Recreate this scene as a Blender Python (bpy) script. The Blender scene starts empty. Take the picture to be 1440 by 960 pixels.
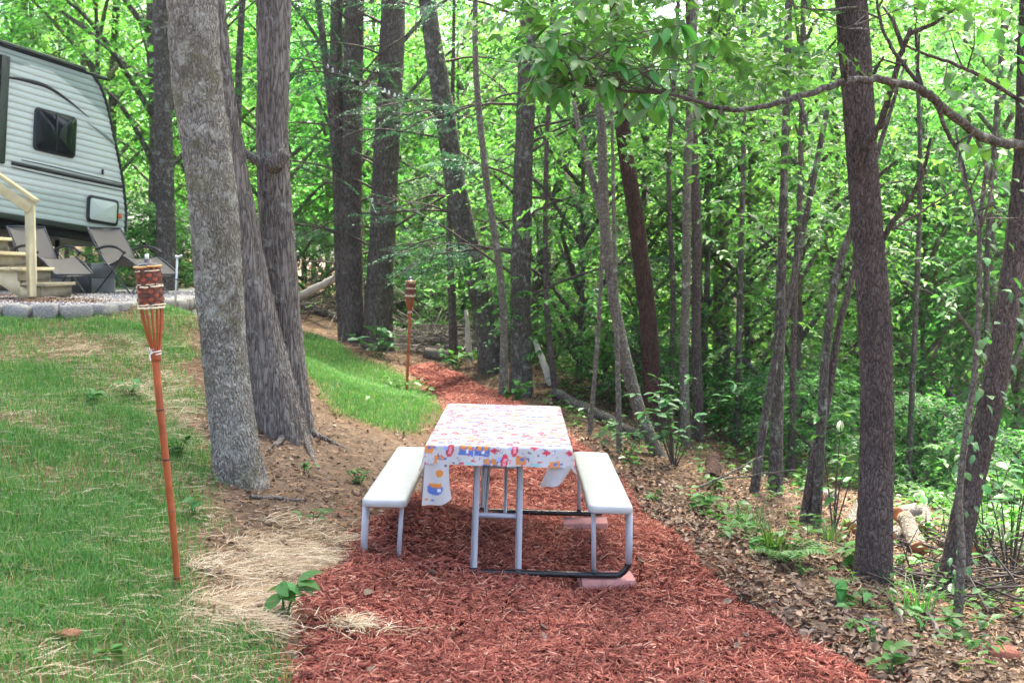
import bpy, math
import numpy as np
from mathutils import Vector, Matrix

rng = np.random.default_rng(11)
SC = bpy.context.scene
COL = SC.collection

# ------------------------------------------------------------------ camera, sky, sun, exposure
F = 1600.0                     # focal length in photo pixels (photo 1440 x 960)
CAMZ = 1.7
PITCH = math.atan(105.0 / F)
SUN_EL, SUN_AZ = 66.0, 14.0   # degrees; azimuth clockwise from +Y (the view direction)
SUN_STRENGTH, SUN_ANGLE = 4.4, 8.0
SKY_STRENGTH = 0.15
EXPOSURE = 2.65
HAZE = 0.0005

cam_d = bpy.data.cameras.new('camera')
cam = bpy.data.objects.new('camera', cam_d)
COL.objects.link(cam)
cam.location = (0, 0, CAMZ)
cam.rotation_euler = (math.pi / 2 - PITCH, 0, 0)
cam_d.sensor_width = 36.0
cam_d.lens = 36.0 * F / 1440.0
cam_d.clip_end = 2000.0
cam_d.dof.use_dof = True
cam_d.dof.focus_distance = 6.6
cam_d.dof.aperture_fstop = 4.5
SC.camera = cam

world = bpy.data.worlds.new('World')
SC.world = world
world.use_nodes = True
wn = world.node_tree
bg = wn.nodes['Background']
sky = wn.nodes.new('ShaderNodeTexSky')
sky.sky_type = 'NISHITA'
sky.sun_disc = False
sky.sun_elevation = math.radians(SUN_EL)
sky.sun_rotation = math.radians(SUN_AZ)
sky.air_density = 0.6
sky.dust_density = 6.0
sky.ozone_density = 0.6
wn.links.new(sky.outputs[0], bg.inputs[0])
bg.inputs[1].default_value = SKY_STRENGTH

sun_d = bpy.data.lights.new('sun', 'SUN')
sun_d.energy = SUN_STRENGTH
sun_d.angle = math.radians(SUN_ANGLE)
sun_d.color = (1.0, 0.94, 0.82)
sun = bpy.data.objects.new('sun', sun_d)
COL.objects.link(sun)
_e, _a = math.radians(SUN_EL), math.radians(SUN_AZ)
_to_sun = Vector((math.sin(_a) * math.cos(_e), math.cos(_a) * math.cos(_e), math.sin(_e)))
sun.rotation_euler = _to_sun.to_track_quat('Z', 'Y').to_euler()
sun.location = (0, 0, 40)

SC.view_settings.view_transform = 'Standard'
SC.view_settings.look = 'None'
SC.view_settings.gamma = 1.0
SC.view_settings.exposure = EXPOSURE
SC.view_settings.use_curve_mapping = False
SC.render.engine = 'CYCLES'
SC.cycles.use_denoising = True
try:
    SC.cycles.denoiser = 'OPENIMAGEDENOISE'
except Exception:
    pass
SC.cycles.max_bounces = 8
SC.cycles.diffuse_bounces = 6
SC.cycles.glossy_bounces = 2
SC.cycles.transmission_bounces = 4
SC.cycles.transparent_max_bounces = 4
SC.cycles.sample_clamp_indirect = 6.0

# ------------------------------------------------------------------ pixel helpers
_fw = np.array([0, math.cos(PITCH), -math.sin(PITCH)])
_up = np.array([0, math.sin(PITCH), math.cos(PITCH)])
_rt = np.array([1.0, 0, 0])


def P(px, py, d):
    v = _fw + (px - 720) / F * _rt - (py - 480) / F * _up
    v = v * (d / v[1])
    return np.array([v[0], v[1], v[2] + CAMZ])


def to_px(p):
    q = np.asarray(p, float) - np.array([0, 0, CAMZ])
    w = q @ _fw
    w = np.where(np.abs(w) < 1e-6, 1e-6, w)
    return np.stack([720 + F * (q @ _rt) / w, 480 - F * (q @ _up) / w, w], -1)


# ------------------------------------------------------------------ noise
def _hash(ix, iy, iz, seed):
    h = (ix.astype(np.int64) * 374761393 + iy.astype(np.int64) * 668265263 +
         iz.astype(np.int64) * 2147483647 + seed * 974711) & 0xFFFFFFFF
    h = ((h ^ (h >> 13)) * 1274126177) & 0xFFFFFFFF
    h = (h ^ (h >> 16)) & 0xFFFFFFFF
    return h / 4294967295.0


def vnoise(x, y, z=None, seed=0):
    x = np.asarray(x, float); y = np.asarray(y, float)
    z = np.zeros_like(x) if z is None else np.asarray(z, float)
    x0, y0, z0 = np.floor(x), np.floor(y), np.floor(z)
    fx, fy, fz = x - x0, y - y0, z - z0
    fx, fy, fz = [t * t * (3 - 2 * t) for t in (fx, fy, fz)]
    r = 0
    for dx in (0, 1):
        for dy in (0, 1):
            for dz in (0, 1):
                w = (fx if dx else 1 - fx) * (fy if dy else 1 - fy) * (fz if dz else 1 - fz)
                r = r + w * _hash(x0 + dx, y0 + dy, z0 + dz, seed)
    return r


def fbm(x, y, z=None, seed=0, octv=3):
    x = np.asarray(x, float); y = np.asarray(y, float)
    z = np.zeros_like(x) if z is None else np.asarray(z, float)
    a, s, t = 0.5, 0, 0
    for o in range(octv):
        s = s + a * vnoise(x, y, z, seed + o * 17)
        t += a
        x, y, z, a = x * 2.03, y * 2.03, z * 2.03, a * 0.5
    return s / t


def sstep(a, b, x):
    t = np.clip((x - a) / (b - a), 0, 1)
    return t * t * (3 - 2 * t)


# ------------------------------------------------------------------ terrain height
_cp = [  # pixel x, pixel y, depth
    (515, 790, 6.35), (697, 808, 6.35), (870, 838, 6.2), (610, 718, 8.0), (815, 740, 8.0),
    (410, 960, 4.3), (800, 960, 4.55), (1200, 960, 4.8), (1440, 960, 4.9), (0, 960, 3.7), (200, 960, 4.0),
    (250, 828, 5.0), (340, 680, 7.0), (420, 605, 9.0), (480, 705, 7.0), (572, 570, 12.9),
    (435, 475, 15.0), (500, 540, 12.0), (600, 522, 14.8), (660, 555, 12.6), (0, 450, 10.2), (200, 447, 10.6),
    (270, 440, 11.3), (100, 600, 7.0), (100, 750, 5.2), (0, 700, 5.6), (430, 440, 19.0), (495, 485, 16.4),
    (540, 492, 16.4), (690, 515, 14.5), (735, 556, 13.5), (925, 640, 11.0), (990, 650, 11.5),
    (1090, 692, 10.0), (1140, 737, 8.7), (1225, 810, 6.8), (1335, 832, 7.0), (1350, 872, 6.2),
    (1440, 760, 9.0), (1280, 772, 8.6), (1050, 850, 5.8), (945, 745, 7.1), (800, 600, 11.5),
    (640, 500, 16.0), (1020, 600, 15.0), (1150, 650, 13.5),
]
_ctrl = [P(*c) for c in _cp]
_ctrl += [np.array(c, float) for c in [
    (-7, 13, 1.33), (-5, 13, 1.33), (-5, 15.5, 1.32), (-7, 17, 1.3), (-4, 12, 1.3), (-9, 15, 1.35),
    (6, 12, -1.3), (4.5, 16, -1.5), (8, 20, -3), (2, 20, -.9), (10, 8, -1.4), (12, 30, -5.0),
    (0, 25, -.1), (-5, 25, .9), (-10, 25, 1.8), (-13, 12, 1.9), (-10, 5, 1.1), (-5, 2, .8), (0, 0, .08),
    (5, 2, -.6), (-4, -6, .7), (4, -6, -.5), (0, 40, -.5), (-15, 45, 2.5), (20, 45, -7), (30, 20, -7),
    (-30, 20, 4), (0, 70, -1), (-50, 70, 5), (50, 70, -9), (60, 0, -9), (-60, 0, 5), (0, -50, 0)]]
_ctrl = np.array(_ctrl)
_C = 1.2


def _mq(d2):
    return np.sqrt(d2 + _C * _C)


_d2 = ((_ctrl[:, None, :2] - _ctrl[None, :, :2]) ** 2).sum(-1)
_A = _mq(_d2)
_A -= np.eye(len(_A)) * 0.06      # slight smoothing (kernel is conditionally negative definite)
_n = len(_A)
_S = np.zeros((_n + 1, _n + 1)); _S[:_n, :_n] = _A; _S[_n, :_n] = 1; _S[:_n, _n] = 1
_w = np.linalg.solve(_S, np.append(_ctrl[:, 2], 0))


def gz0(x, y):
    x = np.asarray(x, float); y = np.asarray(y, float)
    sh = x.shape
    xf, yf = x.ravel(), y.ravel()
    out = np.zeros(xf.size)
    for i in range(0, xf.size, 20000):
        sl = slice(i, i + 20000)
        xc = np.clip(xf[sl], -75, 75); yc = np.clip(yf[sl], -55, 85)
        d2 = (xc[:, None] - _ctrl[:, 0]) ** 2 + (yc[:, None] - _ctrl[:, 1]) ** 2
        out[sl] = _mq(d2) @ _w[:_n] + _w[_n]
    return out.reshape(sh)


def gz(x, y):
    x = np.asarray(x, float); y = np.asarray(y, float)
    z = gz0(x, y)
    z = z + 0.05 * (fbm(x * 1.3, y * 1.3, seed=3) - .5) + 0.022 * (vnoise(x * 6, y * 6, seed=5) - .5)
    return z


def ground_hit(px, py, dmin=2.5, dmax=70.0):
    ds = np.concatenate([np.arange(dmin, 25, 0.02), np.arange(25, dmax, 0.1)])
    base = P(px, py, 1.0)
    x = base[0] * ds
    z = CAMZ + (base[2] - CAMZ) * ds
    hit = gz0(x, ds) >= z
    i = int(np.argmax(hit)) if hit.any() else len(ds) - 1
    return np.array([x[i], ds[i], float(gz(x[i], ds[i]))])


# ------------------------------------------------------------------ mesh helpers
def tag(o, label=None, cat=None, group=None, kind=None):
    if label: o['label'] = label
    if cat: o['category'] = cat
    if group: o['group'] = group
    if kind: o['kind'] = kind
    return o


def link(o, parent=None):
    COL.objects.link(o)
    if parent is not None:
        o.parent = parent
    return o


def empty(name, loc=(0, 0, 0), rot=(0, 0, 0), **kw):
    o = bpy.data.objects.new(name, None)
    o.empty_display_size = 0.1
    o.location = loc; o.rotation_euler = rot
    link(o)
    return tag(o, **kw)


def np_mesh(name, V, faces, mat=None, smooth=False, colors=None):
    """V (n,3); faces: array (m,k) or list of such arrays"""
    me = bpy.data.meshes.new(name)
    V = np.ascontiguousarray(np.asarray(V, np.float32).reshape(-1, 3))
    if isinstance(faces, np.ndarray):
        faces = [faces]
    faces = [np.asarray(f, np.int32) for f in faces if len(f)]
    loops = np.concatenate([f.ravel() for f in faces])
    cnt = np.concatenate([np.full(len(f), f.shape[1], np.int32) for f in faces])
    starts = np.concatenate([[0], np.cumsum(cnt)[:-1]]).astype(np.int32)
    me.vertices.add(len(V)); me.vertices.foreach_set('co', V.ravel())
    me.loops.add(len(loops)); me.loops.foreach_set('vertex_index', loops)
    me.polygons.add(len(cnt)); me.polygons.foreach_set('loop_start', starts)
    try:
        me.polygons.foreach_set('loop_total', cnt)
    except Exception:
        pass
    me.update(calc_edges=True)
    if smooth:
        me.polygons.foreach_set('use_smooth', np.ones(len(cnt), bool))
    if colors is not None:
        ca = me.color_attributes.new('Col', 'FLOAT_COLOR', 'POINT')
        c = np.ones((len(V), 4), np.float32); c[:, :3] = colors
        ca.data.foreach_set('color', c.ravel())
    me.validate()
    if mat is not None:
        me.materials.append(mat)
    return me


def obj(name, me, parent=None, loc=None, rot=None, scale=None):
    o = bpy.data.objects.new(name, me)
    if loc is not None: o.location = loc
    if rot is not None: o.rotation_euler = rot
    if scale is not None: o.scale = scale if hasattr(scale, '__len__') else (scale,) * 3
    return link(o, parent)


class MB:
    """collects shapes of ONE part"""

    def __init__(s):
        s.v, s.q, s.t, s.n, s.poly = [], [], [], 0, []

    def add(s, V, quads=(), tris=()):
        V = np.asarray(V, float).reshape(-1, 3)
        if len(quads): s.q.append(np.asarray(quads, int).reshape(-1, 4) + s.n)
        if len(tris): s.t.append(np.asarray(tris, int).reshape(-1, 3) + s.n)
        s.v.append(V); s.n += len(V)
        return s

    def box(s, c, size, R=None, bevel=0.0):
        hx, hy, hz = np.asarray(size, float) / 2
        if bevel <= 0:
            V = np.array([[x, y, z] for z in (-hz, hz) for y in (-hy, hy) for x in (-hx, hx)])
            Q = [[0, 2, 3, 1], [4, 5, 7, 6], [0, 1, 5, 4], [2, 6, 7, 3], [0, 4, 6, 2], [1, 3, 7, 5]]
            V = V @ np.asarray(R).T if R is not None else V
            return s.add(V + np.asarray(c, float), Q)
        b = min(bevel, hx * .9, hy * .9, hz * .9)
        V, idx = [], {}
        for sx in (-1, 1):
            for sy in (-1, 1):
                for sz in (-1, 1):
                    for ax in range(3):
                        p = [sx * (hx - b), sy * (hy - b), sz * (hz - b)]
                        p[ax] = (sx * hx, sy * hy, sz * hz)[ax]
                        idx[(sx, sy, sz, ax)] = len(V); V.append(p)
        Q, T = [], []
        for ax in range(3):
            o1, o2 = [a for a in range(3) if a != ax]
            for sg in (-1, 1):
                f = []
                for a, bb in ((-1, -1), (1, -1), (1, 1), (-1, 1)):
                    k = [0, 0, 0]; k[ax] = sg; k[o1] = a; k[o2] = bb
                    f.append(idx[(*k, ax)])
                Q.append(f)
        for ax in range(3):      # edges parallel to ax
            o1, o2 = [a for a in range(3) if a != ax]
            for a in (-1, 1):
                for bb in (-1, 1):
                    f = []
                    for sg, which in ((-1, o1), (1, o1), (1, o2), (-1, o2)):
                        k = [0, 0, 0]; k[ax] = sg; k[o1] = a; k[o2] = bb
                        f.append(idx[(*k, which)])
                    Q.append(f)
        for sx in (-1, 1):
            for sy in (-1, 1):
                for sz in (-1, 1):
                    T.append([idx[(sx, sy, sz, a)] for a in range(3)])
        V = np.array(V)
        V = V @ np.asarray(R).T if R is not None else V
        return s.add(V + np.asarray(c, float), Q, T)

    def tube(s, path, rad, n=8, cap=True, flat=None):
        path = np.asarray(path, float)
        m = len(path)
        rad = np.broadcast_to(np.asarray(rad, float), (m,)) if np.ndim(rad) < 1 or len(np.shape(rad)) == 0 else np.asarray(rad, float)
        V = ring_verts(path, rad, n, flat)
        Q = grid_quads(m, n)
        T = []
        if cap:
            V = np.vstack([V, path[0], path[-1]])
            a = m * n
            i = np.arange(n); j = (i + 1) % n
            T = np.vstack([np.stack([np.full(n, a), j, i], 1),
                           np.stack([np.full(n, a + 1), (m - 1) * n + i, (m - 1) * n + j], 1)])
        return s.add(V, Q, T)

    def mesh(s, name, mat, smooth=False):
        fs = []
        if s.q: fs.append(np.vstack(s.q))
        if s.t: fs.append(np.vstack(s.t))
        return np_mesh(name, np.vstack(s.v), fs, mat, smooth)

    def build(s, name, mat, parent=None, smooth=False, **kw):
        return obj(name, s.mesh(name, mat, smooth), parent, **kw)


def frames(path):
    path = np.asarray(path, float)
    t = np.gradient(path, axis=0)
    t /= np.linalg.norm(t, axis=1)[:, None] + 1e-12
    ref = np.array([0, 1.0, 0]) if abs(t[0][1]) < .9 else np.array([1.0, 0, 0])
    N = np.zeros_like(t)
    n0 = np.cross(t[0], ref); n0 /= np.linalg.norm(n0)
    for i in range(len(t)):
        n0 = n0 - t[i] * (n0 @ t[i])
        n0 /= np.linalg.norm(n0) + 1e-12
        N[i] = n0
    B = np.cross(t, N)
    return t, N, B


def ring_verts(path, rad, n, flat=None):
    t, N, B = frames(path)
    th = np.arange(n) / n * 2 * np.pi
    c, s_ = np.cos(th), np.sin(th)
    if flat is not None:
        s_ = s_ * flat
    V = path[:, None, :] + rad[:, None, None] * (c[None, :, None] * N[:, None, :] + s_[None, :, None] * B[:, None, :])
    return V.reshape(-1, 3)


def grid_quads(m, n, wrap=True):
    i = np.arange(m - 1)[:, None]
    j = np.arange(n if wrap else n - 1)[None, :]
    jn = (j + 1) % n
    a = i * n + j; b = i * n + jn
    return np.stack([a + 0 * j, b + 0 * j, b + n, a + n], -1).reshape(-1, 4)


def catmull(pts, k=8):
    pts = np.asarray(pts, float)
    p = np.vstack([2 * pts[0] - pts[1], pts, 2 * pts[-1] - pts[-2]])
    out = []
    for i in range(1, len(p) - 2):
        for u in np.arange(k) / k:
            out.append(.5 * ((2 * p[i]) + (-p[i - 1] + p[i + 1]) * u + (2 * p[i - 1] - 5 * p[i] + 4 * p[i + 1] - p[i + 2]) * u * u +
                             (-p[i - 1] + 3 * p[i] - 3 * p[i + 1] + p[i + 2]) * u ** 3))
    out.append(pts[-1])
    return np.array(out)


def unit(v):
    v = np.asarray(v, float)
    return v / (np.linalg.norm(v, axis=-1, keepdims=True) + 1e-12)


def rotz(a):
    c, s = math.cos(a), math.sin(a)
    return np.array([[c, -s, 0], [s, c, 0], [0, 0, 1.0]])


def inpoly(x, y, poly):
    poly = np.asarray(poly)[:, :2]
    r = np.zeros(np.shape(x), bool)
    j = len(poly) - 1
    for i in range(len(poly)):
        xi, yi = poly[i]; xj, yj = poly[j]
        c = ((yi > y) != (yj > y)) & (x < (xj - xi) * (y - yi) / (yj - yi + 1e-12) + xi)
        r ^= c
        j = i
    return r


def sdist(x, y, poly):
    """signed distance, positive inside"""
    poly = np.asarray(poly)[:, :2]
    d = np.full(np.shape(x), 1e9)
    for i in range(len(poly)):
        a, b = poly[i - 1], poly[i]
        ab = b - a
        t = np.clip(((x - a[0]) * ab[0] + (y - a[1]) * ab[1]) / (ab @ ab + 1e-12), 0, 1)
        d = np.minimum(d, np.hypot(x - a[0] - t * ab[0], y - a[1] - t * ab[1]))
    return np.where(inpoly(x, y, poly), d, -d)


# ------------------------------------------------------------------ materials
def new_mat(name):
    m = bpy.data.materials.new(name)
    m.use_nodes = True
    nt = m.node_tree
    b = nt.nodes['Principled BSDF']
    return m, nt, b


def ramp(nt, stops, fac):
    r = nt.nodes.new('ShaderNodeValToRGB')
    els = r.color_ramp.elements
    while len(els) < len(stops):
        els.new(0.5)
    for e, (p, c) in zip(els, stops):
        e.position = p
        e.color = (*c, 1) if len(c) == 3 else c
    nt.links.new(fac, r.inputs[0])
    return r.outputs[0]


def coord(nt, scale=(1, 1, 1), kind='Object'):
    tc = nt.nodes.new('ShaderNodeTexCoord')
    mp = nt.nodes.new('ShaderNodeMapping')
    mp.inputs['Scale'].default_value = scale
    nt.links.new(tc.outputs[kind], mp.inputs[0])
    return mp.outputs[0]


def noise_node(nt, vec, scale, detail=4, rough=.6):
    n = nt.nodes.new('ShaderNodeTexNoise')
    n.inputs['Scale'].default_value = scale
    n.inputs['Detail'].default_value = detail
    n.inputs['Roughness'].default_value = rough
    if vec is not None:
        nt.links.new(vec, n.inputs['Vector'])
    return n.outputs[0]


def mixc(nt, fac, a, b, mode='MIX'):
    m = nt.nodes.new('ShaderNodeMix')
    m.data_type = 'RGBA'; m.blend_type = mode
    for sock, val in ((m.inputs[0], fac), (m.inputs[6], a), (m.inputs[7], b)):
        if hasattr(val, 'is_linked') or hasattr(val, 'links'):
            nt.links.new(val, sock)
        elif isinstance(val, (int, float)):
            sock.default_value = val
        else:
            sock.default_value = (*val, 1)
    return m.outputs[2]


def bump(nt, b, height, strength=.5, dist=.01):
    n = nt.nodes.new('ShaderNodeBump')
    n.inputs['Strength'].default_value = strength
    n.inputs['Distance'].default_value = dist
    nt.links.new(height, n.inputs['Height'])
    nt.links.new(n.outputs[0], b.inputs['Normal'])


def plain(name, col, rough=.5, metal=0.0, var=.0, nscale=8, bstr=0.0, spec=.5):
    m, nt, b = new_mat(name)
    b.inputs['Roughness'].default_value = rough
    b.inputs['Metallic'].default_value = metal
    b.inputs['Specular IOR Level'].default_value = spec
    if var > 0:
        v = coord(nt)
        n = noise_node(nt, v, nscale, 5)
        lo = tuple(c * (1 - var) for c in col); hi = tuple(min(1, c * (1 + var)) for c in col)
        nt.links.new(ramp(nt, [(.3, lo), (.7, hi)], n), b.inputs['Base Color'])
        if bstr > 0:
            bump(nt, b, noise_node(nt, v, nscale * 6, 5), bstr, .01)
    else:
        b.inputs['Base Color'].default_value = (*col, 1)
    return m


def leaf_mat(name, stops, trans=.45, rough=.5, spec=.35, tcol=1.0, obj_var=.10):
    m, nt, b = new_mat(name)
    g = nt.nodes.new('ShaderNodeNewGeometry')
    oi = nt.nodes.new('ShaderNodeObjectInfo')
    c = ramp(nt, stops, g.outputs['Random Per Island'])
    hs = nt.nodes.new('ShaderNodeHueSaturation')
    mr = nt.nodes.new('ShaderNodeMapRange')
    mr.inputs[3].default_value = 1 - obj_var * 2.5; mr.inputs[4].default_value = 1 + obj_var * 2.5
    nt.links.new(oi.outputs['Random'], mr.inputs[0])
    mh = nt.nodes.new('ShaderNodeMapRange')
    mh.inputs[3].default_value = .5 - obj_var * .22; mh.inputs[4].default_value = .5 + obj_var * .18
    nt.links.new(oi.outputs['Random'], mh.inputs[0])
    nt.links.new(mr.outputs[0], hs.inputs['Value'])
    nt.links.new(mh.outputs[0], hs.inputs['Hue'])
    nt.links.new(c, hs.inputs['Color'])
    nt.links.new(hs.outputs[0], b.inputs['Base Color'])
    b.inputs['Roughness'].default_value = rough
    b.inputs['Specular IOR Level'].default_value = spec
    tr = nt.nodes.new('ShaderNodeBsdfTranslucent')
    tc = mixc(nt, 1.0, hs.outputs[0], (1.2 * tcol, 1.3 * tcol, .7 * tcol), 'MULTIPLY')
    nt.links.new(tc, tr.inputs[0])
    mx = nt.nodes.new('ShaderNodeMixShader')
    mx.inputs[0].default_value = trans
    nt.links.new(b.outputs[0], mx.inputs[1]); nt.links.new(tr.outputs[0], mx.inputs[2])
    nt.links.new(mx.outputs[0], nt.nodes['Material Output'].inputs[0])
    return m


def island_mat(name, stops, rough=.8, spec=.2, patch=0.0):
    m, nt, b = new_mat(name)
    g = nt.nodes.new('ShaderNodeNewGeometry')
    c = ramp(nt, stops, g.outputs['Random Per Island'])
    if patch:
        nz = noise_node(nt, coord(nt), 2.6, 4, .65)
        c = mixc(nt, 1.0, c, ramp(nt, [(.3, (1 - patch,) * 3), (.7, (1 + patch * .7,) * 3)], nz), 'MULTIPLY')
    nt.links.new(c, b.inputs['Base Color'])
    b.inputs['Roughness'].default_value = rough
    b.inputs['Specular IOR Level'].default_value = spec
    return m


def bark(name, dark, light, lichen=None, lich_amt=.5, sc=22, stretch=.22, bs=.9, moss=None):
    m, nt, b = new_mat(name)
    v = coord(nt, (1, 1, stretch))
    vo = nt.nodes.new('ShaderNodeTexVoronoi')
    vo.feature = 'DISTANCE_TO_EDGE'
    vo.inputs['Scale'].default_value = sc
    vo.inputs['Randomness'].default_value = 1
    nd = nt.nodes.new('ShaderNodeVectorMath'); nd.operation = 'ADD'
    ns = nt.nodes.new('ShaderNodeTexNoise'); ns.inputs['Scale'].default_value = sc * .5
    nt.links.new(v, ns.inputs['Vector'])
    sc_ = nt.nodes.new('ShaderNodeVectorMath'); sc_.operation = 'SCALE'; sc_.inputs['Scale'].default_value = .09
    nt.links.new(ns.outputs[1], sc_.inputs[0])
    nt.links.new(v, nd.inputs[0]); nt.links.new(sc_.outputs[0], nd.inputs[1])
    nt.links.new(nd.outputs[0], vo.inputs['Vector'])
    fine = noise_node(nt, v, sc * 2.4, 6, .7)
    v1 = coord(nt)
    big = noise_node(nt, v1, 2.3, 4)
    mul = nt.nodes.new('ShaderNodeMath'); mul.operation = 'MULTIPLY_ADD'
    mul.inputs[1].default_value = 2.2
    nt.links.new(vo.outputs[0], mul.inputs[0]); nt.links.new(fine, mul.inputs[2])
    c = ramp(nt, [(.38, dark), (.62, tuple((a + bb) / 2 for a, bb in zip(dark, light))), (.95, light)], mul.outputs[0])
    c = mixc(nt, ramp(nt, [(.35, (0, 0, 0)), (.7, (.55, .55, .55))], big), c, dark)
    if lichen is not None:
        ln = noise_node(nt, v1, 9, 6, .75)
        lo = .62 - .2 * lich_amt
        lf = ramp(nt, [(lo, (0, 0, 0)), (lo + .08, (.8, .8, .8))], ln)
        c = mixc(nt, lf, c, lichen)
    if moss is not None:
        mn = noise_node(nt, v1, 3.2, 6, .75)
        mf = ramp(nt, [(.5, (0, 0, 0)), (.64, (.6, .6, .6))], mn)
        c = mixc(nt, mf, c, moss)
    nt.links.new(c, b.inputs['Base Color'])
    b.inputs['Roughness'].default_value = .9
    b.inputs['Specular IOR Level'].default_value = .15
    bump(nt, b, mul.outputs[0], bs, .028)
    return m


M = {}
M['bark_oak'] = bark('bark_oak', (.075, .066, .052), (.60, .565, .485), (.64, .64, .56), .45, 46, .36, 1.0, moss=(.25, .24, .12))
M['bark_locust'] = bark('bark_locust', (.055, .046, .04), (.40, .355, .315), (.42, .43, .39), .2, 34, .12, 1.0)
M['bark_pine'] = bark('bark_pine', (.035, .028, .024), (.21, .175, .15), (.27, .27, .23), .2, 34, .22, 1.0)
M['bark_grey'] = bark('bark_grey', (.04, .034, .03), (.19, .17, .145), (.32, .33, .29), .4, 34, .3, .9)
M['bark_dark'] = bark('bark_dark', (.035, .027, .026), (.26, .205, .185), (.26, .25, .23), .08, 46, .32, 1.0)
M['bark_red'] = bark('bark_red', (.028, .016, .013), (.11, .065, .053), None, 0, 34, .3, .9)
M['bark_pale'] = bark('bark_pale', (.06, .052, .043), (.24, .215, .175), (.36, .36, .32), .3, 34, .6, .6)
M['dead_wood'] = bark('dead_wood', (.10, .085, .07), (.32, .285, .245), None, 0, 34, .2, .7)
M['pale_log'] = bark('pale_log', (.13, .10, .075), (.38, .335, .275), None, 0, 30, .15, .8)
M['pale_wood'] = plain('pale_wood', (.54, .48, .41), .8, var=.2, nscale=14, bstr=.3)
M['twig'] = plain('twig', (.075, .058, .048), .9, var=.3, nscale=20)

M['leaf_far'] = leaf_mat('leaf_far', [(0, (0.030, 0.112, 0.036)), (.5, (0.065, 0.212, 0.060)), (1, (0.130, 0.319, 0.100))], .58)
M['leaf_sun'] = leaf_mat('leaf_sun', [(0, (0.052, 0.177, 0.040)), (.5, (0.103, 0.307, 0.070)), (1, (0.190, 0.425, 0.120))], .6)  # lighter leaf tint, stands in for sun on the leaves
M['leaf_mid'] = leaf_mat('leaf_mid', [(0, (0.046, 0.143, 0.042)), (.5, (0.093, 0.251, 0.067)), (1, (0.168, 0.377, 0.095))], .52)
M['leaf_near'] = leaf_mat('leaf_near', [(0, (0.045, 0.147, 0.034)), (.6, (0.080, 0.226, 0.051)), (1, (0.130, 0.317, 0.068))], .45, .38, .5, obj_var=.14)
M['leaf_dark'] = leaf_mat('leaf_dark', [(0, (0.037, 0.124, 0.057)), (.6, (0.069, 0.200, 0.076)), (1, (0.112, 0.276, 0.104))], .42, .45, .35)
M['needle'] = leaf_mat('needle', [(0, (0.025, 0.076, 0.053)), (.6, (0.044, 0.124, 0.076)), (1, (0.075, 0.193, 0.114))], .3)
M['plant'] = leaf_mat('plant', [(0, (.04, .13, .03)), (.6, (.075, .21, .045)), (1, (.14, .30, .06))], .4, obj_var=.14)
M['grass'] = leaf_mat('grass', [(0, (.05, .175, .037)), (.55, (.092, .265, .055)), (.88, (.16, .34, .085)), (.96, (.36, .36, .17)), (1, (.48, .42, .24))], .35, obj_var=0)
M['straw'] = island_mat('straw', [(0, (.20, .13, .065)), (.35, (.38, .28, .16)), (.7, (.56, .45, .29)), (1, (.68, .59, .42))], .7)
M['pine_straw'] = island_mat('pine_straw', [(0, (.13, .07, .035)), (.5, (.28, .165, .085)), (1, (.45, .31, .18))], .85)
M['litter'] = island_mat('litter', [(0, (.10, .06, .04)), (.35, (.165, .112, .075)), (.7, (.275, .195, .135)), (.92, (.40, .31, .225)), (1, (.30, .165, .10))], .8, patch=.4)
M['mulch'] = island_mat('mulch', [(0, (.085, .022, .016)), (.3, (.20, .053, .036)), (.7, (.35, .108, .072)), (.93, (.47, .19, .13)), (1, (.56, .34, .24))], .8, patch=.38)
M['bench_plastic'] = plain('bench_plastic', (.46, .48, .465), .42, var=.07, nscale=9, bstr=.06, spec=.4)
M['steel_grey'] = plain('steel_grey', (.42, .44, .48), .38, var=.05, nscale=12, spec=.5)
M['black_paint'] = plain('black_paint', (.012, .012, .014), .25, var=.2, nscale=20)
M['brick_pink'] = plain('brick_pink', (.46, .22, .19), .9, var=.18, nscale=18, bstr=.5)
M['bamboo'] = plain('bamboo', (.36, .085, .028), .32, var=.3, nscale=9)
M['bamboo_dark'] = plain('bamboo_dark', (.09, .028, .016), .45, var=.35, nscale=25)
M['bamboo_red'] = plain('bamboo_red', (.30, .06, .022), .4, var=.3, nscale=25)
M['bamboo_tan'] = plain('bamboo_tan', (.60, .36, .13), .5, var=.2, nscale=20)
M['raffia'] = plain('raffia', (.78, .70, .50), .7, var=.15, nscale=30)
M['white_cord'] = plain('white_cord', (.8, .79, .74), .8)
M['black_metal'] = plain('black_metal', (.02, .022, .026), .35, spec=.5)
M['wick'] = plain('wick', (.78, .76, .70), .9)
M['trailer_black'] = plain('trailer_black', (.012, .013, .018), .35)
M['trailer_panel'] = plain('trailer_panel', (.60, .66, .62), .4, var=.03, nscale=4)
M['trailer_roof'] = plain('trailer_roof', (.55, .55, .53), .7)
M['amber'] = plain('amber', (.75, .13, .02), .25)
M['tyre'] = plain('tyre', (.02, .02, .02), .8)
M['wheel_rim'] = plain('wheel_rim', (.6, .6, .6), .35, .6)
M['lumber'] = plain('lumber', (.58, .50, .29), .75, var=.14, nscale=7)
M['lumber_grey'] = plain('lumber_grey', (.26, .225, .15), .85, var=.2, nscale=7)
M['sling'] = plain('sling', (.14, .125, .11), .75, var=.06, nscale=60)
M['chair_frame'] = plain('chair_frame', (.055, .06, .075), .35, .3)
M['concrete'] = plain('concrete', (.27, .28, .27), .9, var=.15, nscale=10, bstr=.4)
M['stone'] = plain('stone', (.30, .29, .265), .9, var=.45, nscale=14, bstr=.7)
M['pebble'] = island_mat('pebble', [(0, (.2, .19, .18)), (.5, (.36, .34, .33)), (1, (.55, .5, .48))], .9)
M['bulb'] = plain('bulb', (.82, .84, .82), .3)
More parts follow.
